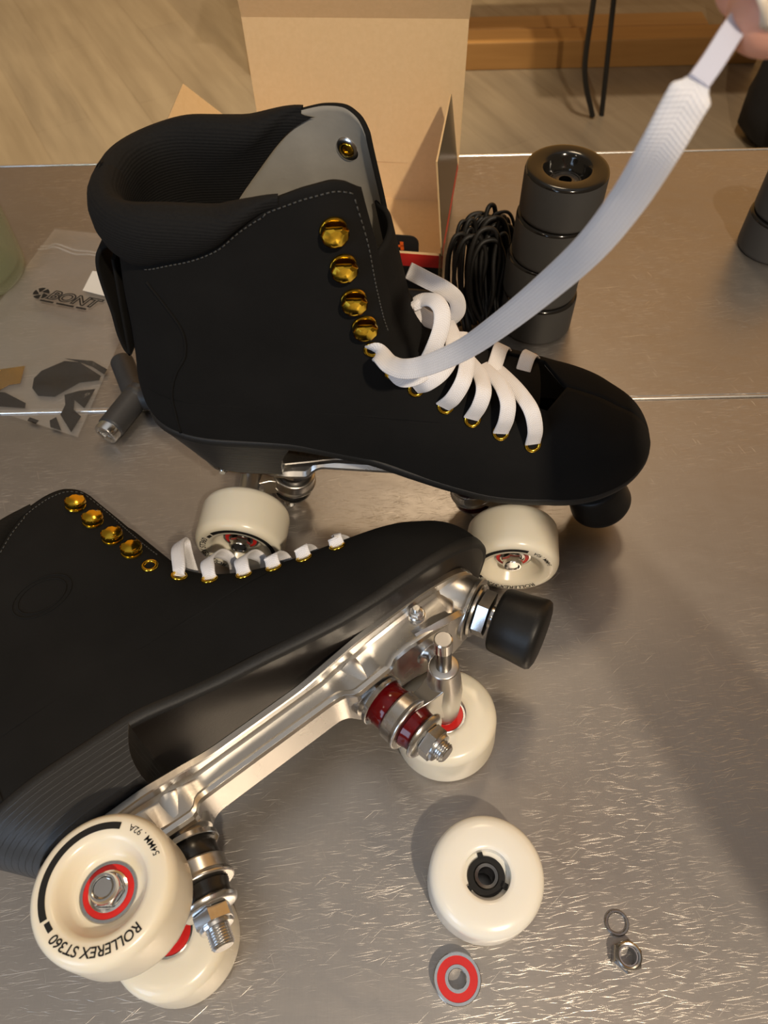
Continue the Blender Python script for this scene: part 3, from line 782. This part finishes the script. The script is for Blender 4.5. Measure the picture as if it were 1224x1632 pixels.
br = empty('ball_bearing', label='loose ball bearing with a red seal ring, lying flat below the loose wheel', cat='bearing')
c = atz(729, 1560, 7); br.location = Vector((c.x, c.y, 3.5)) * S
m = MB(); m.lathe([(11, -3.0), (10.6, -3.5), (9.4, -3.5), (9.3, -3.1), (9.3, 3.1), (9.4, 3.5), (10.6, 3.5), (11, 3.0)], seg=64, ring=True)
m.lathe([(4, -3.2), (4.3, -3.5), (5.7, -3.5), (5.8, -3.1), (5.8, 3.1), (5.7, 3.5), (4.3, 3.5), (4, 3.2)], seg=48, ring=True); m.obj('steel_ring', 'zinc_steel', br, 35)
m = MB(); m.lathe([(9.35, -3.2), (5.75, -3.2), (5.75, 3.2), (9.35, 3.2)], seg=64, ring=True); part(m.obj('seal', 'red_seal', br, 35), 'red rubber seal')

m = MB(); m.lathe([(4.3, 0), (5.5, 0), (5.8, .4), (5.8, 1.0), (5.4, 1.5), (4.6, 1.5), (4.2, 1.0), (4.2, .4)], seg=48, ring=True)
o = m.obj('washer', 'mid_steel', smooth=35); c = atz(983, 1471, .5); o.location = Vector((c.x, c.y, 0)) * S; tag(o, 'thin steel washer lying flat just above the lock nut', 'washer')
nt = empty('lock_nut', label='small steel lock nut on the worktop below the thin washer', cat='nut'); c = atz(1000, 1524, 5); nt.location = Vector((c.x, c.y, 0)) * S
m = MB(); L = []
for rr, hh, hexy in ((4.0, 0, 0), (6.6, 0, 1), (7.3, .7, 1), (7.3, 5.4, 1), (6.5, 6.3, 1), (6.2, 6.6, 0), (6.0, 8.0, 0), (5.3, 8.4, 0), (4.6, 8.2, 0), (4.4, 6.0, 0), (3.9, 5.8, 0), (3.9, .6, 0)):
    ring = []
    for k in range(36):
        a = 2 * pi * k / 36 + .3; q = ((a - .3 + pi / 6) % (pi / 3)) - pi / 6; r = rr * (lerp(1, math.cos(pi / 6) / math.cos(q - (pi / 6 if q > 0 else -pi / 6)) if hexy else 1, 1)) if hexy else rr
        ring.append((r * math.cos(a), r * math.sin(a), hh))
    L.append(ring)
m.loft(L + [L[0]]); m.obj('nut_body', 'mid_steel', nt, 30)
m = MB(); m.lathe([(3.9, 5.9), (4.4, 6.1), (4.4, 7.2), (3.8, 7.2)], seg=36, ring=True); part(m.obj('locking_ring', 'zinc_steel', nt, 40), 'bright locking ring')

# ------------------------------------------------------------------ stacks of dark wheels behind
def dark_wheel_meshes():
    a = MB(); a.lathe([(13, .0), (25, .0), (26.6, .8), (27.4, 2.4), (27.5, 4), (27.5, 29.4), (27.3, 30.7), (27.3, 30.8)], seg=80, cap0=True)
    g = MB(); g.lathe([(27.3, 30.8), (26.9, 31.9), (25.8, 32.7), (24, 33.0), (17, 32.7), (15.8, 32), (14.6, 29), (12.4, 24.5), (11.2, 23.4), (11, 21), (5, 20.8)], seg=80)
    b = MB(); b.lathe([(11, 20.6), (10.8, 23.2), (9.4, 23.3), (9.2, 22.8), (6.2, 22.8), (6, 23.4), (4.3, 23.4), (4, 20.6)], seg=40)
    return a.mesh('tread', ['wheel_grey'], 40), g.mesh('rim_face', ['wheel_gloss_black'], 50), b.mesh('bearing', ['dark_steel'], 40)
DW = dark_wheel_meshes()
def dark_wheel(x, y, z, rz, label, group):
    t = empty('skate_wheel', (x, y, z), label, 'wheel', group); t.rotation_euler = (0, 0, rz)
    for nm, me, lb in zip(('tread', 'rim_face', 'bearing'), DW, (None, 'glossy black rim face', 'steel bearing')):
        o = link(nm, me, t)
        if lb: o['label'] = lb
c = atz(858, 551, 0); bx, by = c.x + .5, c.y + 27.0
G = 'dark wheels stacked on the worktop'
for k, (dx, dy, lb) in enumerate(((0, 0, 'bottom dark grey wheel of the four-wheel stack'), (-1.2, 1.0, 'second dark grey wheel from the bottom of the four-wheel stack'), (.8, -.6, 'third dark grey wheel from the bottom of the four-wheel stack, partly behind the lace'), (2.0, -.5, 'top dark wheel of the four-wheel stack, glossy rim and bearing showing'))):
    dark_wheel(bx + dx, by + dy, 33.0 * k, k * .7, lb, G)
c = atz(1200, 425, 0)
for k, (dx, lb) in enumerate(((0, 'lower dark wheel of the short stack at the right edge'), (2.0, 'upper dark wheel of the short stack at the right edge'))):
    dark_wheel(c.x + 22, c.y + 26, 33.0 * k, k, lb, G) if k == 0 else dark_wheel(c.x + 24, c.y + 27, 33.0, 1.2, lb, G)

# ------------------------------------------------------------------ hank of black shoelaces leaning on the stack
m = MB(); rnd = random.Random(3)
for k in range(30):
    u = rnd.random(); xo = lerp(60, 97, u); top = rnd.uniform(60, 76) - 14 * abs(u - .55); yo = rnd.uniform(478, 510)
    xb = lerp(66, 92, u) + rnd.uniform(-5, 5); yb = rnd.uniform(448, 470)
    w_ = rnd.uniform(4, 13); r = rnd.uniform(1.3, 1.9)
    pts = [(xb - w_ * .4, yb, 2.5 + rnd.random() * 5), (xo - w_ * .9, yo - 14 + rnd.uniform(-4, 4), top * .35), (xo - w_, yo - 4, top * .72), (xo - w_ * .6, yo + 2, top * .95), (xo, yo + 5, top), (xo + w_ * .6, yo + 6, top * .94), (xo + w_, yo + 3, top * .7), (xo + w_ * .8, yo - 6, top * .35), (xb + w_ * .5, yb + 8, 2.5 + rnd.random() * 5)]
    pts = [(min(p[0], bx - 25 + 10 * (p[1] > by + 18)), p[1], p[2]) for p in pts]
    m.tube(catmull(pts, 7), r, 7)
o = m.obj('shoelace_hank', 'shoelace_black', smooth=180); tag(o, 'hank of looped black shoelaces leaning on the left of the four-wheel stack', 'shoelaces')

# ------------------------------------------------------------------ cardboard box behind the boot
BC = Vector((50.5, 501, 0)); byaw = math.radians(-8.5)
ex, ey, ez = Vector((-math.cos(byaw), -math.sin(byaw), 0)), Vector((-math.sin(byaw), math.cos(byaw), 0)), Vector((0, 0, 1))
box = empty('cardboard_box', BC, 'open kraft cardboard box with raised lid and red and black outside, behind the boot', 'box')
BW, BD, BH = 157.0, 122.0, 35.5
def bp(x, y, z): return ex * x + ey * y + ez * z
def panel(name, quad, inward, th=1.5, bands=None, label=None):
    """kraft board with printed skin on its outer face; quad = corner points, inward = direction to the inside"""
    n = Vector(inward).normalized(); m = MB()
    m.loft([[q + n * .25 for q in quad], [q + n * th for q in quad]], True, True, True, 0)
    for mi, pts in (bands or []): m.loft([[q - n * .0 for q in pts], [q + n * .24 for q in pts]], True, True, True, mi)
    o = m.obj(name, ['kraft_board', 'red_print', 'black_gloss_print'], box, 0)
    m.v = list(m.v); return part(o, label) if label else o
def rect(a, b_, lo, hi): return [a + ez * lo, b_ + ez * lo, b_ + ez * hi, a + ez * hi]
c00, c10, c11, c01 = bp(0, 0, 0), bp(BW, 0, 0), bp(BW, BD, 0), bp(0, BD, 0)
m = MB(); m.loft([[c00 + ez * .3, c10 + ez * .3, c11 + ez * .3, c01 + ez * .3], [c00 + ez * 1.8, c10 + ez * 1.8, c11 + ez * 1.8, c01 + ez * 1.8]], True, True, True); m.obj('base', 'kraft_board', box, 0)
panel('front_panel', rect(c00, c10, 0, BH), ey, 3.0, [(1, rect(c00, c10, 24, BH)), (2, rect(c00, c10, .3, 24))], 'front panel with a red band over black')
panel('side_panel', rect(c00, c01, 0, BH), ex, 3.0, [(1, rect(c00, c01, 31.5, BH)), (2, rect(c00, c01, .3, 31.5))], 'black side panel with a red top edge')
panel('side_panel', rect(c10, c11, 0, BH), -ex, 3.0, [(1, rect(c10, c11, 31.5, BH)), (2, rect(c10, c11, .3, 31.5))], 'black side panel with a red top edge')
panel('back_panel', rect(c01, c11, 0, BH + 2), -ey, 1.5, [(2, rect(c01, c11, .3, BH))])
lb0 = aty(731, 262, 500 + BD) - BC; lt0 = aty(748, 28, 504 + BD) - BC; lt1 = aty(385, 25, 504 + BD + 20) - BC; lb1 = lt1.copy(); lb1.z = lb0.z; lb1.y -= 3; lb1.x += 2
panel('lid', [lb0, lb1, lt1, lt0], -ey, 1.5, [(2, [lb0, lb1, lt1, lt0])])
panel('lid_lip', [lt0, lt1, lt1 + Vector((0, -16, 34)), lt0 + Vector((0, -16, 34))], Vector((0, -1, -.45)), 1.5)
fa, fb = bp(.2, .5, BH), aty(730, 268, 496 + BD) - BC; fu, ft = aty(698, 258, 506) - BC, aty(720, 150, 604) - BC
panel('side_flap', [fa, fb, ft, fu], ex, 1.5, [(2, [fa, fb, ft, fu]), (1, [fa - ex * .15, fb - ex * .15, fb.lerp(ft, .07) - ex * .15, fa.lerp(fu, .07) - ex * .15])], 'side flap with a glossy black outside')
ga, gb = bp(BW - .4, .5, BH), bp(BW - .4, BD - 4, BH); gu, gt = aty(232, 270, 508) - BC, aty(290, 135, 618) - BC
gn = (gb - ga).cross(gu - ga).normalized(); gn = gn if gn.dot(ex) < 0 else -gn
panel('side_flap', [ga, gb, gt, gu], gn, 1.5, [(2, [ga, gb, gt, gu])], 'side flap spread outwards, kraft inside showing')
# printed card standing just inside the front panel
cardp = bp(20, 9, 1.9)
card = empty('printed_card', BC + cardp, 'dark card with an orange mark standing inside the open cardboard box', 'card')
def cp(x, z, d=0): return ex * x + ez * z + ey * d
R_ = 7; out = [(0, 0), (62, 0)] + [(62 - R_ + R_ * math.cos(a), 43 - R_ + R_ * math.sin(a)) for a in (0, .4, .8, 1.2, 1.57)] + [(R_ - R_ * math.sin(a), 43 - R_ + R_ * math.cos(a)) for a in (0, .4, .8, 1.2, 1.57)]
m = MB(); m.prism(out, lambda x, z: cp(x, z, 0), lambda x, z: cp(x, z, 1.2)); m.obj('card_sheet', 'black_print', card, 0)
m = MB()
for a, b_, w_ in (((13, 31), (13.5, 36.5), 2.6), ((18.5, 33), (13, 34), 1.8), ((18.5, 33), (22, 37), 2.4), ((18, 33), (20, 30), 2.0), ((22, 37), (29, 35), 1.6)):
    a, b_ = Vector(a), Vector(b_); t = (b_ - a).normalized(); q = Vector((-t.y, t.x)) * w_ / 2
    m.prism([a - q - t, b_ - q + t, b_ + q + t, a + q - t], lambda x, z: cp(x, z, -.35), lambda x, z: cp(x, z, .1))
part(m.obj('print', 'orange_print', card, 0), 'orange printed mark')

# ------------------------------------------------------------------ plastic bag with stickers in it
BAG = [Vector((-285, 594, 0)), Vector((-186, 574, 0)), Vector((-215.5, 354, 0)), Vector((-334, 402, 0))]
def bagp(u, v): return BAG[0].lerp(BAG[1], u).lerp(BAG[3].lerp(BAG[2], u), v)
def bump_(u, v):
    e = min(1, 6 * min(u, 1 - u)) * min(1, 7 * min(v, 1 - v))
    return e * (2.6 + 1.5 * math.sin(9 * u + 4 * v) * math.sin(7 * v) + 1.0 * math.sin(23 * u - 17 * v) + .7 * math.sin(41 * v + 13 * u) + (1.6 if .52 < v < .9 else 0))
m = MB(); n1, n2 = 44, 80
m.loft([[bagp(i / n1, j / n2) + Vector((0, 0, 3.4 + max(-.2, bump_(i / n1, j / n2)))) for i in range(n1 + 1)] for j in range(n2 + 1)], False, flip=True)
bag = m.obj('plastic_bag', 'clear_film', smooth=180); tag(bag, 'clear zip bag holding stickers, lying beside the heel of the upright skate', 'bag')
m = MB(); m.loft([[bagp(u, v) + Vector((0, 0, 2.1)) for u in (0, 1)] for v in (0, 1)], False); m.obj('back_film', 'milky_film', bag, 0)
m = MB()
for v in (.135, .155): m.tube([bagp(i / 30, v) + Vector((0, 0, 3.6 + max(-.2, bump_(i / 30, v)))) for i in range(31)], .9, 8)
part(m.obj('zip_closure', 'milky_film', bag, 180), 'zip closure strip')
m = MB(); A, B_ = atz(73, 475, 10), atz(158, 492, 10); tx = (B_ - A).normalized(); ty = Vector((-tx.y, tx.x, 0)); Z6 = Vector((0, 0, 10.2)); A.z = 0
def outline_text(mb, txt, size, place, shear, bev):
    cu = bpy.data.curves.new('lettering', 'FONT'); cu.body = txt; cu.size = size; cu.shear = shear; cu.fill_mode = 'NONE'; cu.bevel_depth = bev; cu.bevel_resolution = 1; cu.resolution_u = 4; cu.offset = .3
    o = bpy.data.objects.new('lettering', cu); COL.objects.link(o); bpy.context.view_layer.update()
    me = bpy.data.meshes.new_from_object(o.evaluated_get(bpy.context.evaluated_depsgraph_get())); b = len(mb.v)
    mb.v += [tuple(place(p.co.x, p.co.y, p.co.z)) for p in me.vertices]
    for q in me.polygons: mb.f.append([b + i for i in q.vertices]); mb.mi.append(0)
    bpy.data.objects.remove(o); bpy.data.curves.remove(cu); bpy.data.meshes.remove(me)
outline_text(m, 'BONT', 14, lambda x, y, z: A + tx * (x * 1.12) + ty * y + Z6 + Vector((0, 0, z * .3)), .28, .55)
for x0, x1 in ((-3, 9), (11.5, 27), (29, 38)):
    m.loft([[A + tx * x0 + ty * -2.6 + Z6, A + tx * x1 + ty * -2.6 + Z6], [A + tx * x0 + ty * -4.4 + Z6, A + tx * x1 + ty * -4.4 + Z6]], False)
cc = A - tx * 6.5 + ty * 4
for k in range(5):
    a0, a1 = 2 * pi * k / 5 + .2, 2 * pi * k / 5 + 1.15; L = []
    for i in range(7):
        a = lerp(a0, a1, i / 6); L.append([cc + (tx * math.cos(a + .5) + ty * math.sin(a + .5)) * 2.0 + Z6, cc + (tx * math.cos(a) + ty * math.sin(a)) * 6.6 + Z6])
    m.loft(L, False)
part(m.obj('print', 'black_print', bag, 0), 'black printed brand name and round emblem')
def flat(px, mat_name, parent, mat, z=3.0, th=.25, k=3.797, y0=350):
    q = [atz(x / k, y0 + y / k, z) for x, y in px]; cx = sum((p.x for p in q)) / len(q)
    off = Vector(parent.location) / S if parent else Vector()
    m = MB(); q = [p - off for p in q]
    ar = sum(q[i].x * q[(i + 1) % len(q)].y - q[(i + 1) % len(q)].x * q[i].y for i in range(len(q)))
    if ar < 0: q = q[::-1]
    m.loft([[p - Vector((0, 0, th)) for p in q], q], True, True, True); return m.obj(mat_name, mat, parent, 0)
sheet = empty('sticker_sheet', (-250, 400, 2.4), 'black sticker sheet seen through the clear zip bag', 'stickers')
OV = [(205, 960), (250, 915), (390, 855), (480, 862), (610, 945), (600, 970), (480, 985), (400, 1030), (330, 1070), (230, 1065), (195, 1020)]
for poly in (OV, [(392, 840), (560, 855), (648, 905), (630, 935), (560, 890), (470, 858)], [(390, 1060), (480, 1035), (575, 1025), (510, 1140), (450, 1090), (445, 1150), (490, 1190), (430, 1285), (365, 1180), (395, 1120)], [(300, 1215), (340, 1195), (370, 1275), (305, 1255)], [(180, 1195), (235, 1215), (215, 1235), (165, 1215)], [(-60, 1040), (30, 1045), (155, 1110), (150, 1140), (-60, 1125)]):
    flat(poly, 'sticker', sheet, 'sticker_black', z=2.9)
g = flat([(-70, 915), (150, 885), (120, 990), (50, 1000), (-70, 1070)], 'foil_sticker', None, 'gold_foil', z=3.3); tag(g, 'crinkled gold foil sticker at the left end of the clear zip bag', 'sticker')
g = flat([(560, 310), (720, 335), (745, 490), (500, 428)], 'paper_label', None, 'white_paper', z=2.9); tag(g, 'small white paper label inside the clear zip bag', 'label')

# ------------------------------------------------------------------ skate tool
tj, t1, t2, t3 = atz(217, 632, 11), atz(172, 688, 9.5), atz(196, 580, 12), atz(300, 640, 11)
tool = empty('skate_tool', Vector((tj.x, tj.y, 0)), 'black rubber three-armed skate tool with a chrome socket, behind the boot heel', 'tool')
T = lambda p: p - Vector((tj.x, tj.y, 0))
m = MB()
d1 = (t1 - tj).normalized()
m.tube(catmull([T(tj) - d1 * 6, T(tj), T(tj).lerp(T(t1), .5), T(t1) - d1 * 3], 6), 9.3, 20)
m.tube(catmull([T(tj), T(tj).lerp(T(t2), .6), T(t2), T(t2) + (t2 - tj).normalized() * 5], 6), lambda t: 8.6 if t < .75 else 8.6 * math.sqrt(max(.12, 1 - ((t - .75) / .26) ** 2)), 20)
m.tube(catmull([T(tj), T(tj).lerp(T(t3), .5), T(t3)], 6), 8.8, 20)
m.lathe([(.1, -9.5), (5, -8.6), (8.6, -5), (9.8, 0), (8.6, 5), (5, 8.6), (.1, 9.5)], T(tj), (0, 0, 1), 24)
m.obj('tool_body', 'grey_rubber', tool, 180)
m = MB(); a = T(t1) - d1 * 4; x_, y_, z_ = frame(d1); L = []
for r, h, hx in ((8.6, 0, 0), (8.6, 6, 0), (8.2, 7.2, 0), (7.6, 7.4, 0), (6.8, 7.2, 1), (6.4, 6.6, 1), (6.4, -3, 1)):
    L.append([a + d1 * h + (x_ * math.cos(k * pi / 15) + y_ * math.sin(k * pi / 15)) * (r * (math.cos(pi / 6) / math.cos((k * pi / 15) % (pi / 3) - pi / 6) if hx else 1)) for k in range(30)])
m.loft(L, True, False, True); part(m.obj('socket', 'bright_steel', tool, 35), 'chrome hexagonal socket')

# ------------------------------------------------------------------ glass bottle at the left edge
c = atz(-38, 442, 0); g = MB()
g.lathe([(.1, .4), (30, .4), (38, 1.2), (42, 5), (43, 12), (43, 104), (40, 120), (28, 138), (17, 150), (15, 190), (17, 192), (17, 196), (13.5, 196), (13, 150), (26, 134), (37, 118), (40, 104), (40, 14), (36, 9), (20, 7), (.1, 6)], seg=72)
o = g.obj('glass_bottle', 'bottle_glass', smooth=60); o.location = Vector((c.x, c.y, 0)) * S; tag(o, 'clear greenish glass bottle cut off by the left edge, behind the zip bag', 'bottle')

# ------------------------------------------------------------------ room beyond the worktop
st = empty('hairpin_table', (664, 2400, -900), 'low table on thin bent black metal legs beyond the worktop', 'table')
def rod(pts, name='leg'):
    m = MB(); m.tube(catmull(pts, 10), 8.0, 12); return m.obj(name, 'black_powdercoat', st, 180)
o0 = Vector((664, 2400, -900))
q1, q2, q3 = aty(946, 0, 2330) - o0, aty(932, 112, 2360) - o0, aty(953, 238, 2400) - o0
q4 = aty(978, 0, 2400) - o0
def ext(a, b, z): return a + (b - a) * ((z - a.z) / (b.z - a.z))
rod([ext(q2, q1, 560) , q1, q2, q2.lerp(q3, .5), ext(q2, q3, 8)]); rod([ext(q3, q4, 560), q4, q3.lerp(q4, .5), q3, ext(q4, q3, 8)])
e1, e2 = ext(q2, q1, 560), ext(q3, q4, 560)
for dx in (800,):
    rod([e1 + Vector((dx, 0, 0)), q1 + Vector((dx, 0, 0)), Vector((dx, -30, 8))]); rod([e2 + Vector((dx, 0, 0)), q4 + Vector((dx, 0, 0)), Vector((dx, 0, 8))])
m = MB(); m.box((e1.x - 60, e1.y - 30, 560), (e1.x + 980, e1.y + 320, 585)); part(m.obj('table_top', 'oak', st, 0, bevel=3), 'wooden table top')
bo = atz(742, 95 + 20, -900); be = Vector((1150, 2745, -900))
wb = empty('wooden_bench', (740, 2800, -900), 'low oak bench frame on the floor beyond the worktop', 'bench'); oo = Vector((740, 2800, -900))
yb = atz(745, 113, -900).y; xr = aty(1150, 100, yb).x
def wbox(name, lo, hi, mat='oak'):
    m = MB(); m.box(Vector(lo) - oo, Vector(hi) - oo); return m.obj(name, mat, wb, 0, bevel=3)
wbox('runner', (-420, yb, -899.5), (xr, yb + 95, -812)); wbox('leg', (xr - 5, yb + 5, -899.5), (xr + 120, yb + 90, -430)); wbox('leg', (-420, yb + 5, -811), (-300, yb + 90, -430)); wbox('seat', (-440, yb - 40, -428), (xr + 140, yb + 330, -395))
wbox('runner', (-420, yb + 300 - 95, -899.5), (xr, yb + 300, -860))
# black bag on the floor at the right
m = MB(); k0 = Vector((1262, 2235, -900)); L = []
for h, rx, ry, dx in ((0, 120, 95, 0), (40, 165, 120, 0), (120, 180, 130, 4), (220, 172, 125, 10), (320, 160, 110, 16), (400, 130, 80, 24), (440, 60, 30, 30)):
    L.append([Vector((dx + rx * math.cos(2 * pi * k / 40) * (1 + .05 * math.sin(5 * 2 * pi * k / 40 + h * .02)), ry * math.sin(2 * pi * k / 40) * (1 + .06 * math.sin(7 * 2 * pi * k / 40 + h * .03)), h)) for k in range(40)])
m.loft(L, True, True, True); kb = m.obj('backpack', 'black_canvas', smooth=180); kb.location = k0 * S; tag(kb, 'black soft bag standing on the floor at the right, beyond the worktop', 'bag')
m = MB(); m.tube(catmull([(-60, -100, 330), (-120, -150, 300), (-140, -160, 200), (-120, -140, 90)], 8), 11, 10); m.obj('strap', 'black_canvas', kb, 180)
m = MB(); m.lathe([(.1, 4), (20, 3), (24, 0)], (-152, -82, 305), (-.7, -.75, .1), 24); 
for i, p in enumerate(m.v): m.v[i] = (p[0], p[1], 305 + (p[2] - 305) * 2.2)
part(m.obj('patch', 'white_paper', kb, 60), 'pale oval patch')

# ------------------------------------------------------------------ hand that pulls the lace
hm = MB()
def chain(pts):                # joints of a limb: tapered bones with round joints, merged into one skin below
    P = [(Vector(p), r) for p, r in pts]
    for (a, ra), (b, rb) in zip(P, P[1:]): hm.cyl(a, b, ra, rb, 20)
    for p, r in P: hm.lathe([(r * math.sin(pi * k / 12) + .01, -r * math.cos(pi * k / 12)) for k in range(13)], p, (0, 0, 1), 20, cap0=True, cap1=True)
W = (172, 60, 364)
chain([((352, -300, 340), 42), ((300, -190, 345), 39), ((240, -70, 354), 31), ((200, 5, 360), 25), (W, 23)])
for k, (m_, r) in enumerate((((146, 148, 386), 11.5), ((164, 146, 384), 11.5), ((178, 140, 376), 11), ((190, 128, 366), 10))):
    chain([(Vector(W) + Vector((k * 4 - 5, k * 1.0, 5 - k * 3)), 18), (Vector(W).lerp(Vector(m_), .55), 14.5), (m_, r)])
TT, TB = ptd(1236, 12, 148), ptd(1308, -36, 146)
chain([(W, 19), ((150, 100, 358), 16.5), ((123, 141, 367), 11.6), (TB.lerp(ptd(1420, -110, 143), .75), 9.8), (TB, 9.4), (TT, 9.0), (ptd(1225, 20, 148), 8.0)])       # thumb
chain([((152, 100, 362), 15), ((160, 120, 372), 15)])
chain([((146, 148, 386), 11.5), ((112, 192, 382), 9.6), (ptd(1270, -95, 168), 8.4), (ptd(1204, -32, 165), 7.7), (ptd(1191, -25, 165), 7.0)])                     # index behind the lace
chain([((164, 146, 384), 11.5), ((142, 192, 384), 9.8), ((118, 196, 362), 8.8), ((117, 180, 347), 7.6)])
chain([((178, 140, 376), 11), ((162, 184, 374), 9.4), ((141, 188, 352), 8.4), ((139, 169, 342), 7.3)])
chain([((190, 128, 366), 10), ((182, 166, 362), 8.2), ((166, 170, 346), 7.4), ((162, 153, 340), 6.5)])
hand = hm.obj('person', 'skin', smooth=180)
rm = hand.modifiers.new('skin', 'REMESH'); rm.mode = 'VOXEL'; rm.voxel_size = .0016; rm.use_smooth_shade = True
sb = hand.modifiers.new('soften', 'SMOOTH'); sb.factor = .5; sb.iterations = 7
tag(hand, 'bare hand of a person pinching the tip of the long white lace', 'person')
def nail(tip, back, up_, w, name='fingernail'):
    tip, back = Vector(tip), Vector(back); ax = (tip - back).normalized(); n = (Vector(up_) - ax * Vector(up_).dot(ax)).normalized(); sd = ax.cross(n)
    m = MB(); rows = []; K = 12
    for i in range(K + 1):
        t = i / K; ww = w * (math.sin(pi * min(t * 1.6 + .18, .5)) if t < .25 else 1) * (1 - max(0, (t - .8) / .2) ** 2 * .35)
        rows.append([back.lerp(tip, t) + sd * (ww * u) + n * (-(abs(u) ** 2) * w * .62 - .7 * (t - .4) ** 2) for u in [-1 + k / 5 for k in range(11)]])
    cut = 10
    m.loft(rows[:cut + 1], False, mi=0); m.loft(rows[cut:], False, mi=1)
    o = m.obj(name, ['nail_pink', 'nail_white'], hand, 180); s = o.modifiers.new('thick', 'SOLIDIFY'); s.thickness = .0006; s.offset = 0; return o
CAMV = (CO - Vector((80, 158, 352))).normalized()
ta = (TT - TB).normalized(); tn = (CAMV - ta * CAMV.dot(ta)).normalized()
nail(ptd(1208, 4, 139.5), ptd(1300, -58, 136.5), tn, 5.6)

# ------------------------------------------------------------------ light
wd = bpy.data.worlds.new('room_light'); sc.world = wd; wd.use_nodes = True; nt_ = wd.node_tree; bg = nt_.nodes['Background']
tc = nt_.nodes.new('ShaderNodeTexCoord'); sp = nt_.nodes.new('ShaderNodeSeparateXYZ'); nt_.links.new(tc.outputs['Generated'], sp.inputs[0])
rp = nt_.nodes.new('ShaderNodeValToRGB'); el_ = rp.color_ramp.elements
for p, col in ((.0, (.10, .07, .04)), (.46, (.20, .14, .085)), (.6, (.36, .26, .16)), (.80, (.34, .255, .165)), (.90, (.37, .295, .22)), (1.0, (.40, .34, .275))):
    e = el_.new(p); e.color = (*col, 1)
el_.remove(el_[0]); el_.remove(el_[-1])
mp = nt_.nodes.new('ShaderNodeMath'); mp.operation = 'MULTIPLY_ADD'; mp.inputs[1].default_value = .5; mp.inputs[2].default_value = .5
nt_.links.new(sp.outputs[2], mp.inputs[0]); nt_.links.new(mp.outputs[0], rp.inputs[0])
# warm glow put into the world colour, standing in for an unseen lit wall
mr = nt_.nodes.new('ShaderNodeMapRange'); mr.interpolation_type = 'SMOOTHSTEP'; mr.inputs[1].default_value = .42; mr.inputs[2].default_value = .80
dt = nt_.nodes.new('ShaderNodeVectorMath'); dt.operation = 'DOT_PRODUCT'; dt.inputs[1].default_value = (.36, .93, 0)
nt_.links.new(tc.outputs['Generated'], dt.inputs[0]); nt_.links.new(dt.outputs['Value'], mr.inputs[0])
mx = nt_.nodes.new('ShaderNodeMix'); mx.data_type = 'RGBA'; mx.inputs[7].default_value = (1.30, .64, .175, 1)
nt_.links.new(mr.outputs[0], mx.inputs[0]); nt_.links.new(rp.outputs[0], mx.inputs[6]); nt_.links.new(mx.outputs[2], bg.inputs[0]); bg.inputs[1].default_value = .5
def lamp(name, kind, loc, target, power, col, size=.05, spot=None, size_y=None):
    l = bpy.data.lights.new(name, kind); l.energy = power; l.color = col
    if kind == 'AREA':
        l.size = size
        if size_y: l.shape = 'RECTANGLE'; l.size_y = size_y
    else: l.shadow_soft_size = size
    if spot: l.spot_size = math.radians(spot); l.spot_blend = .35
    o = bpy.data.objects.new(name, l); COL.objects.link(o); o.location = Vector(loc) * S
    o.rotation_euler = (Vector(target) - Vector(loc)).to_track_quat('-Z', 'Y').to_euler(); return o
lamp('ceiling_spot', 'SPOT', (500, -960, 1720), (40, 260, 0), 128, (1.0, .83, .62), .03, 80)
lamp('ceiling_spot_far', 'SPOT', (250, 1450, 1900), (0, 500, 0), 22, (1.0, .78, .52), .16, 95)
lamp('ceiling_spot_left', 'SPOT', (-900, -500, 1700), (0, 250, 0), 5, (1.0, .84, .64), .06, 80)
lamp('daylight_window', 'AREA', (-900, -900, 700), (0, 150, 60), 7.5, (.55, .74, 1.0), .5, size_y=.8)
lamp('floor_spot', 'SPOT', (500, 1300, 1900), (500, 2500, -900), 130, (1.0, .84, .66), .06, 80)
lamp('floor_spot', 'SPOT', (-900, 2300, 1900), (-900, 3000, -900), 230, (1.0, .80, .50), .06, 62)

sc.view_settings.view_transform = 'Standard'; sc.view_settings.look = 'None'; sc.view_settings.gamma = 1; sc.view_settings.use_curve_mapping = False
sc.view_settings.exposure = -0.08
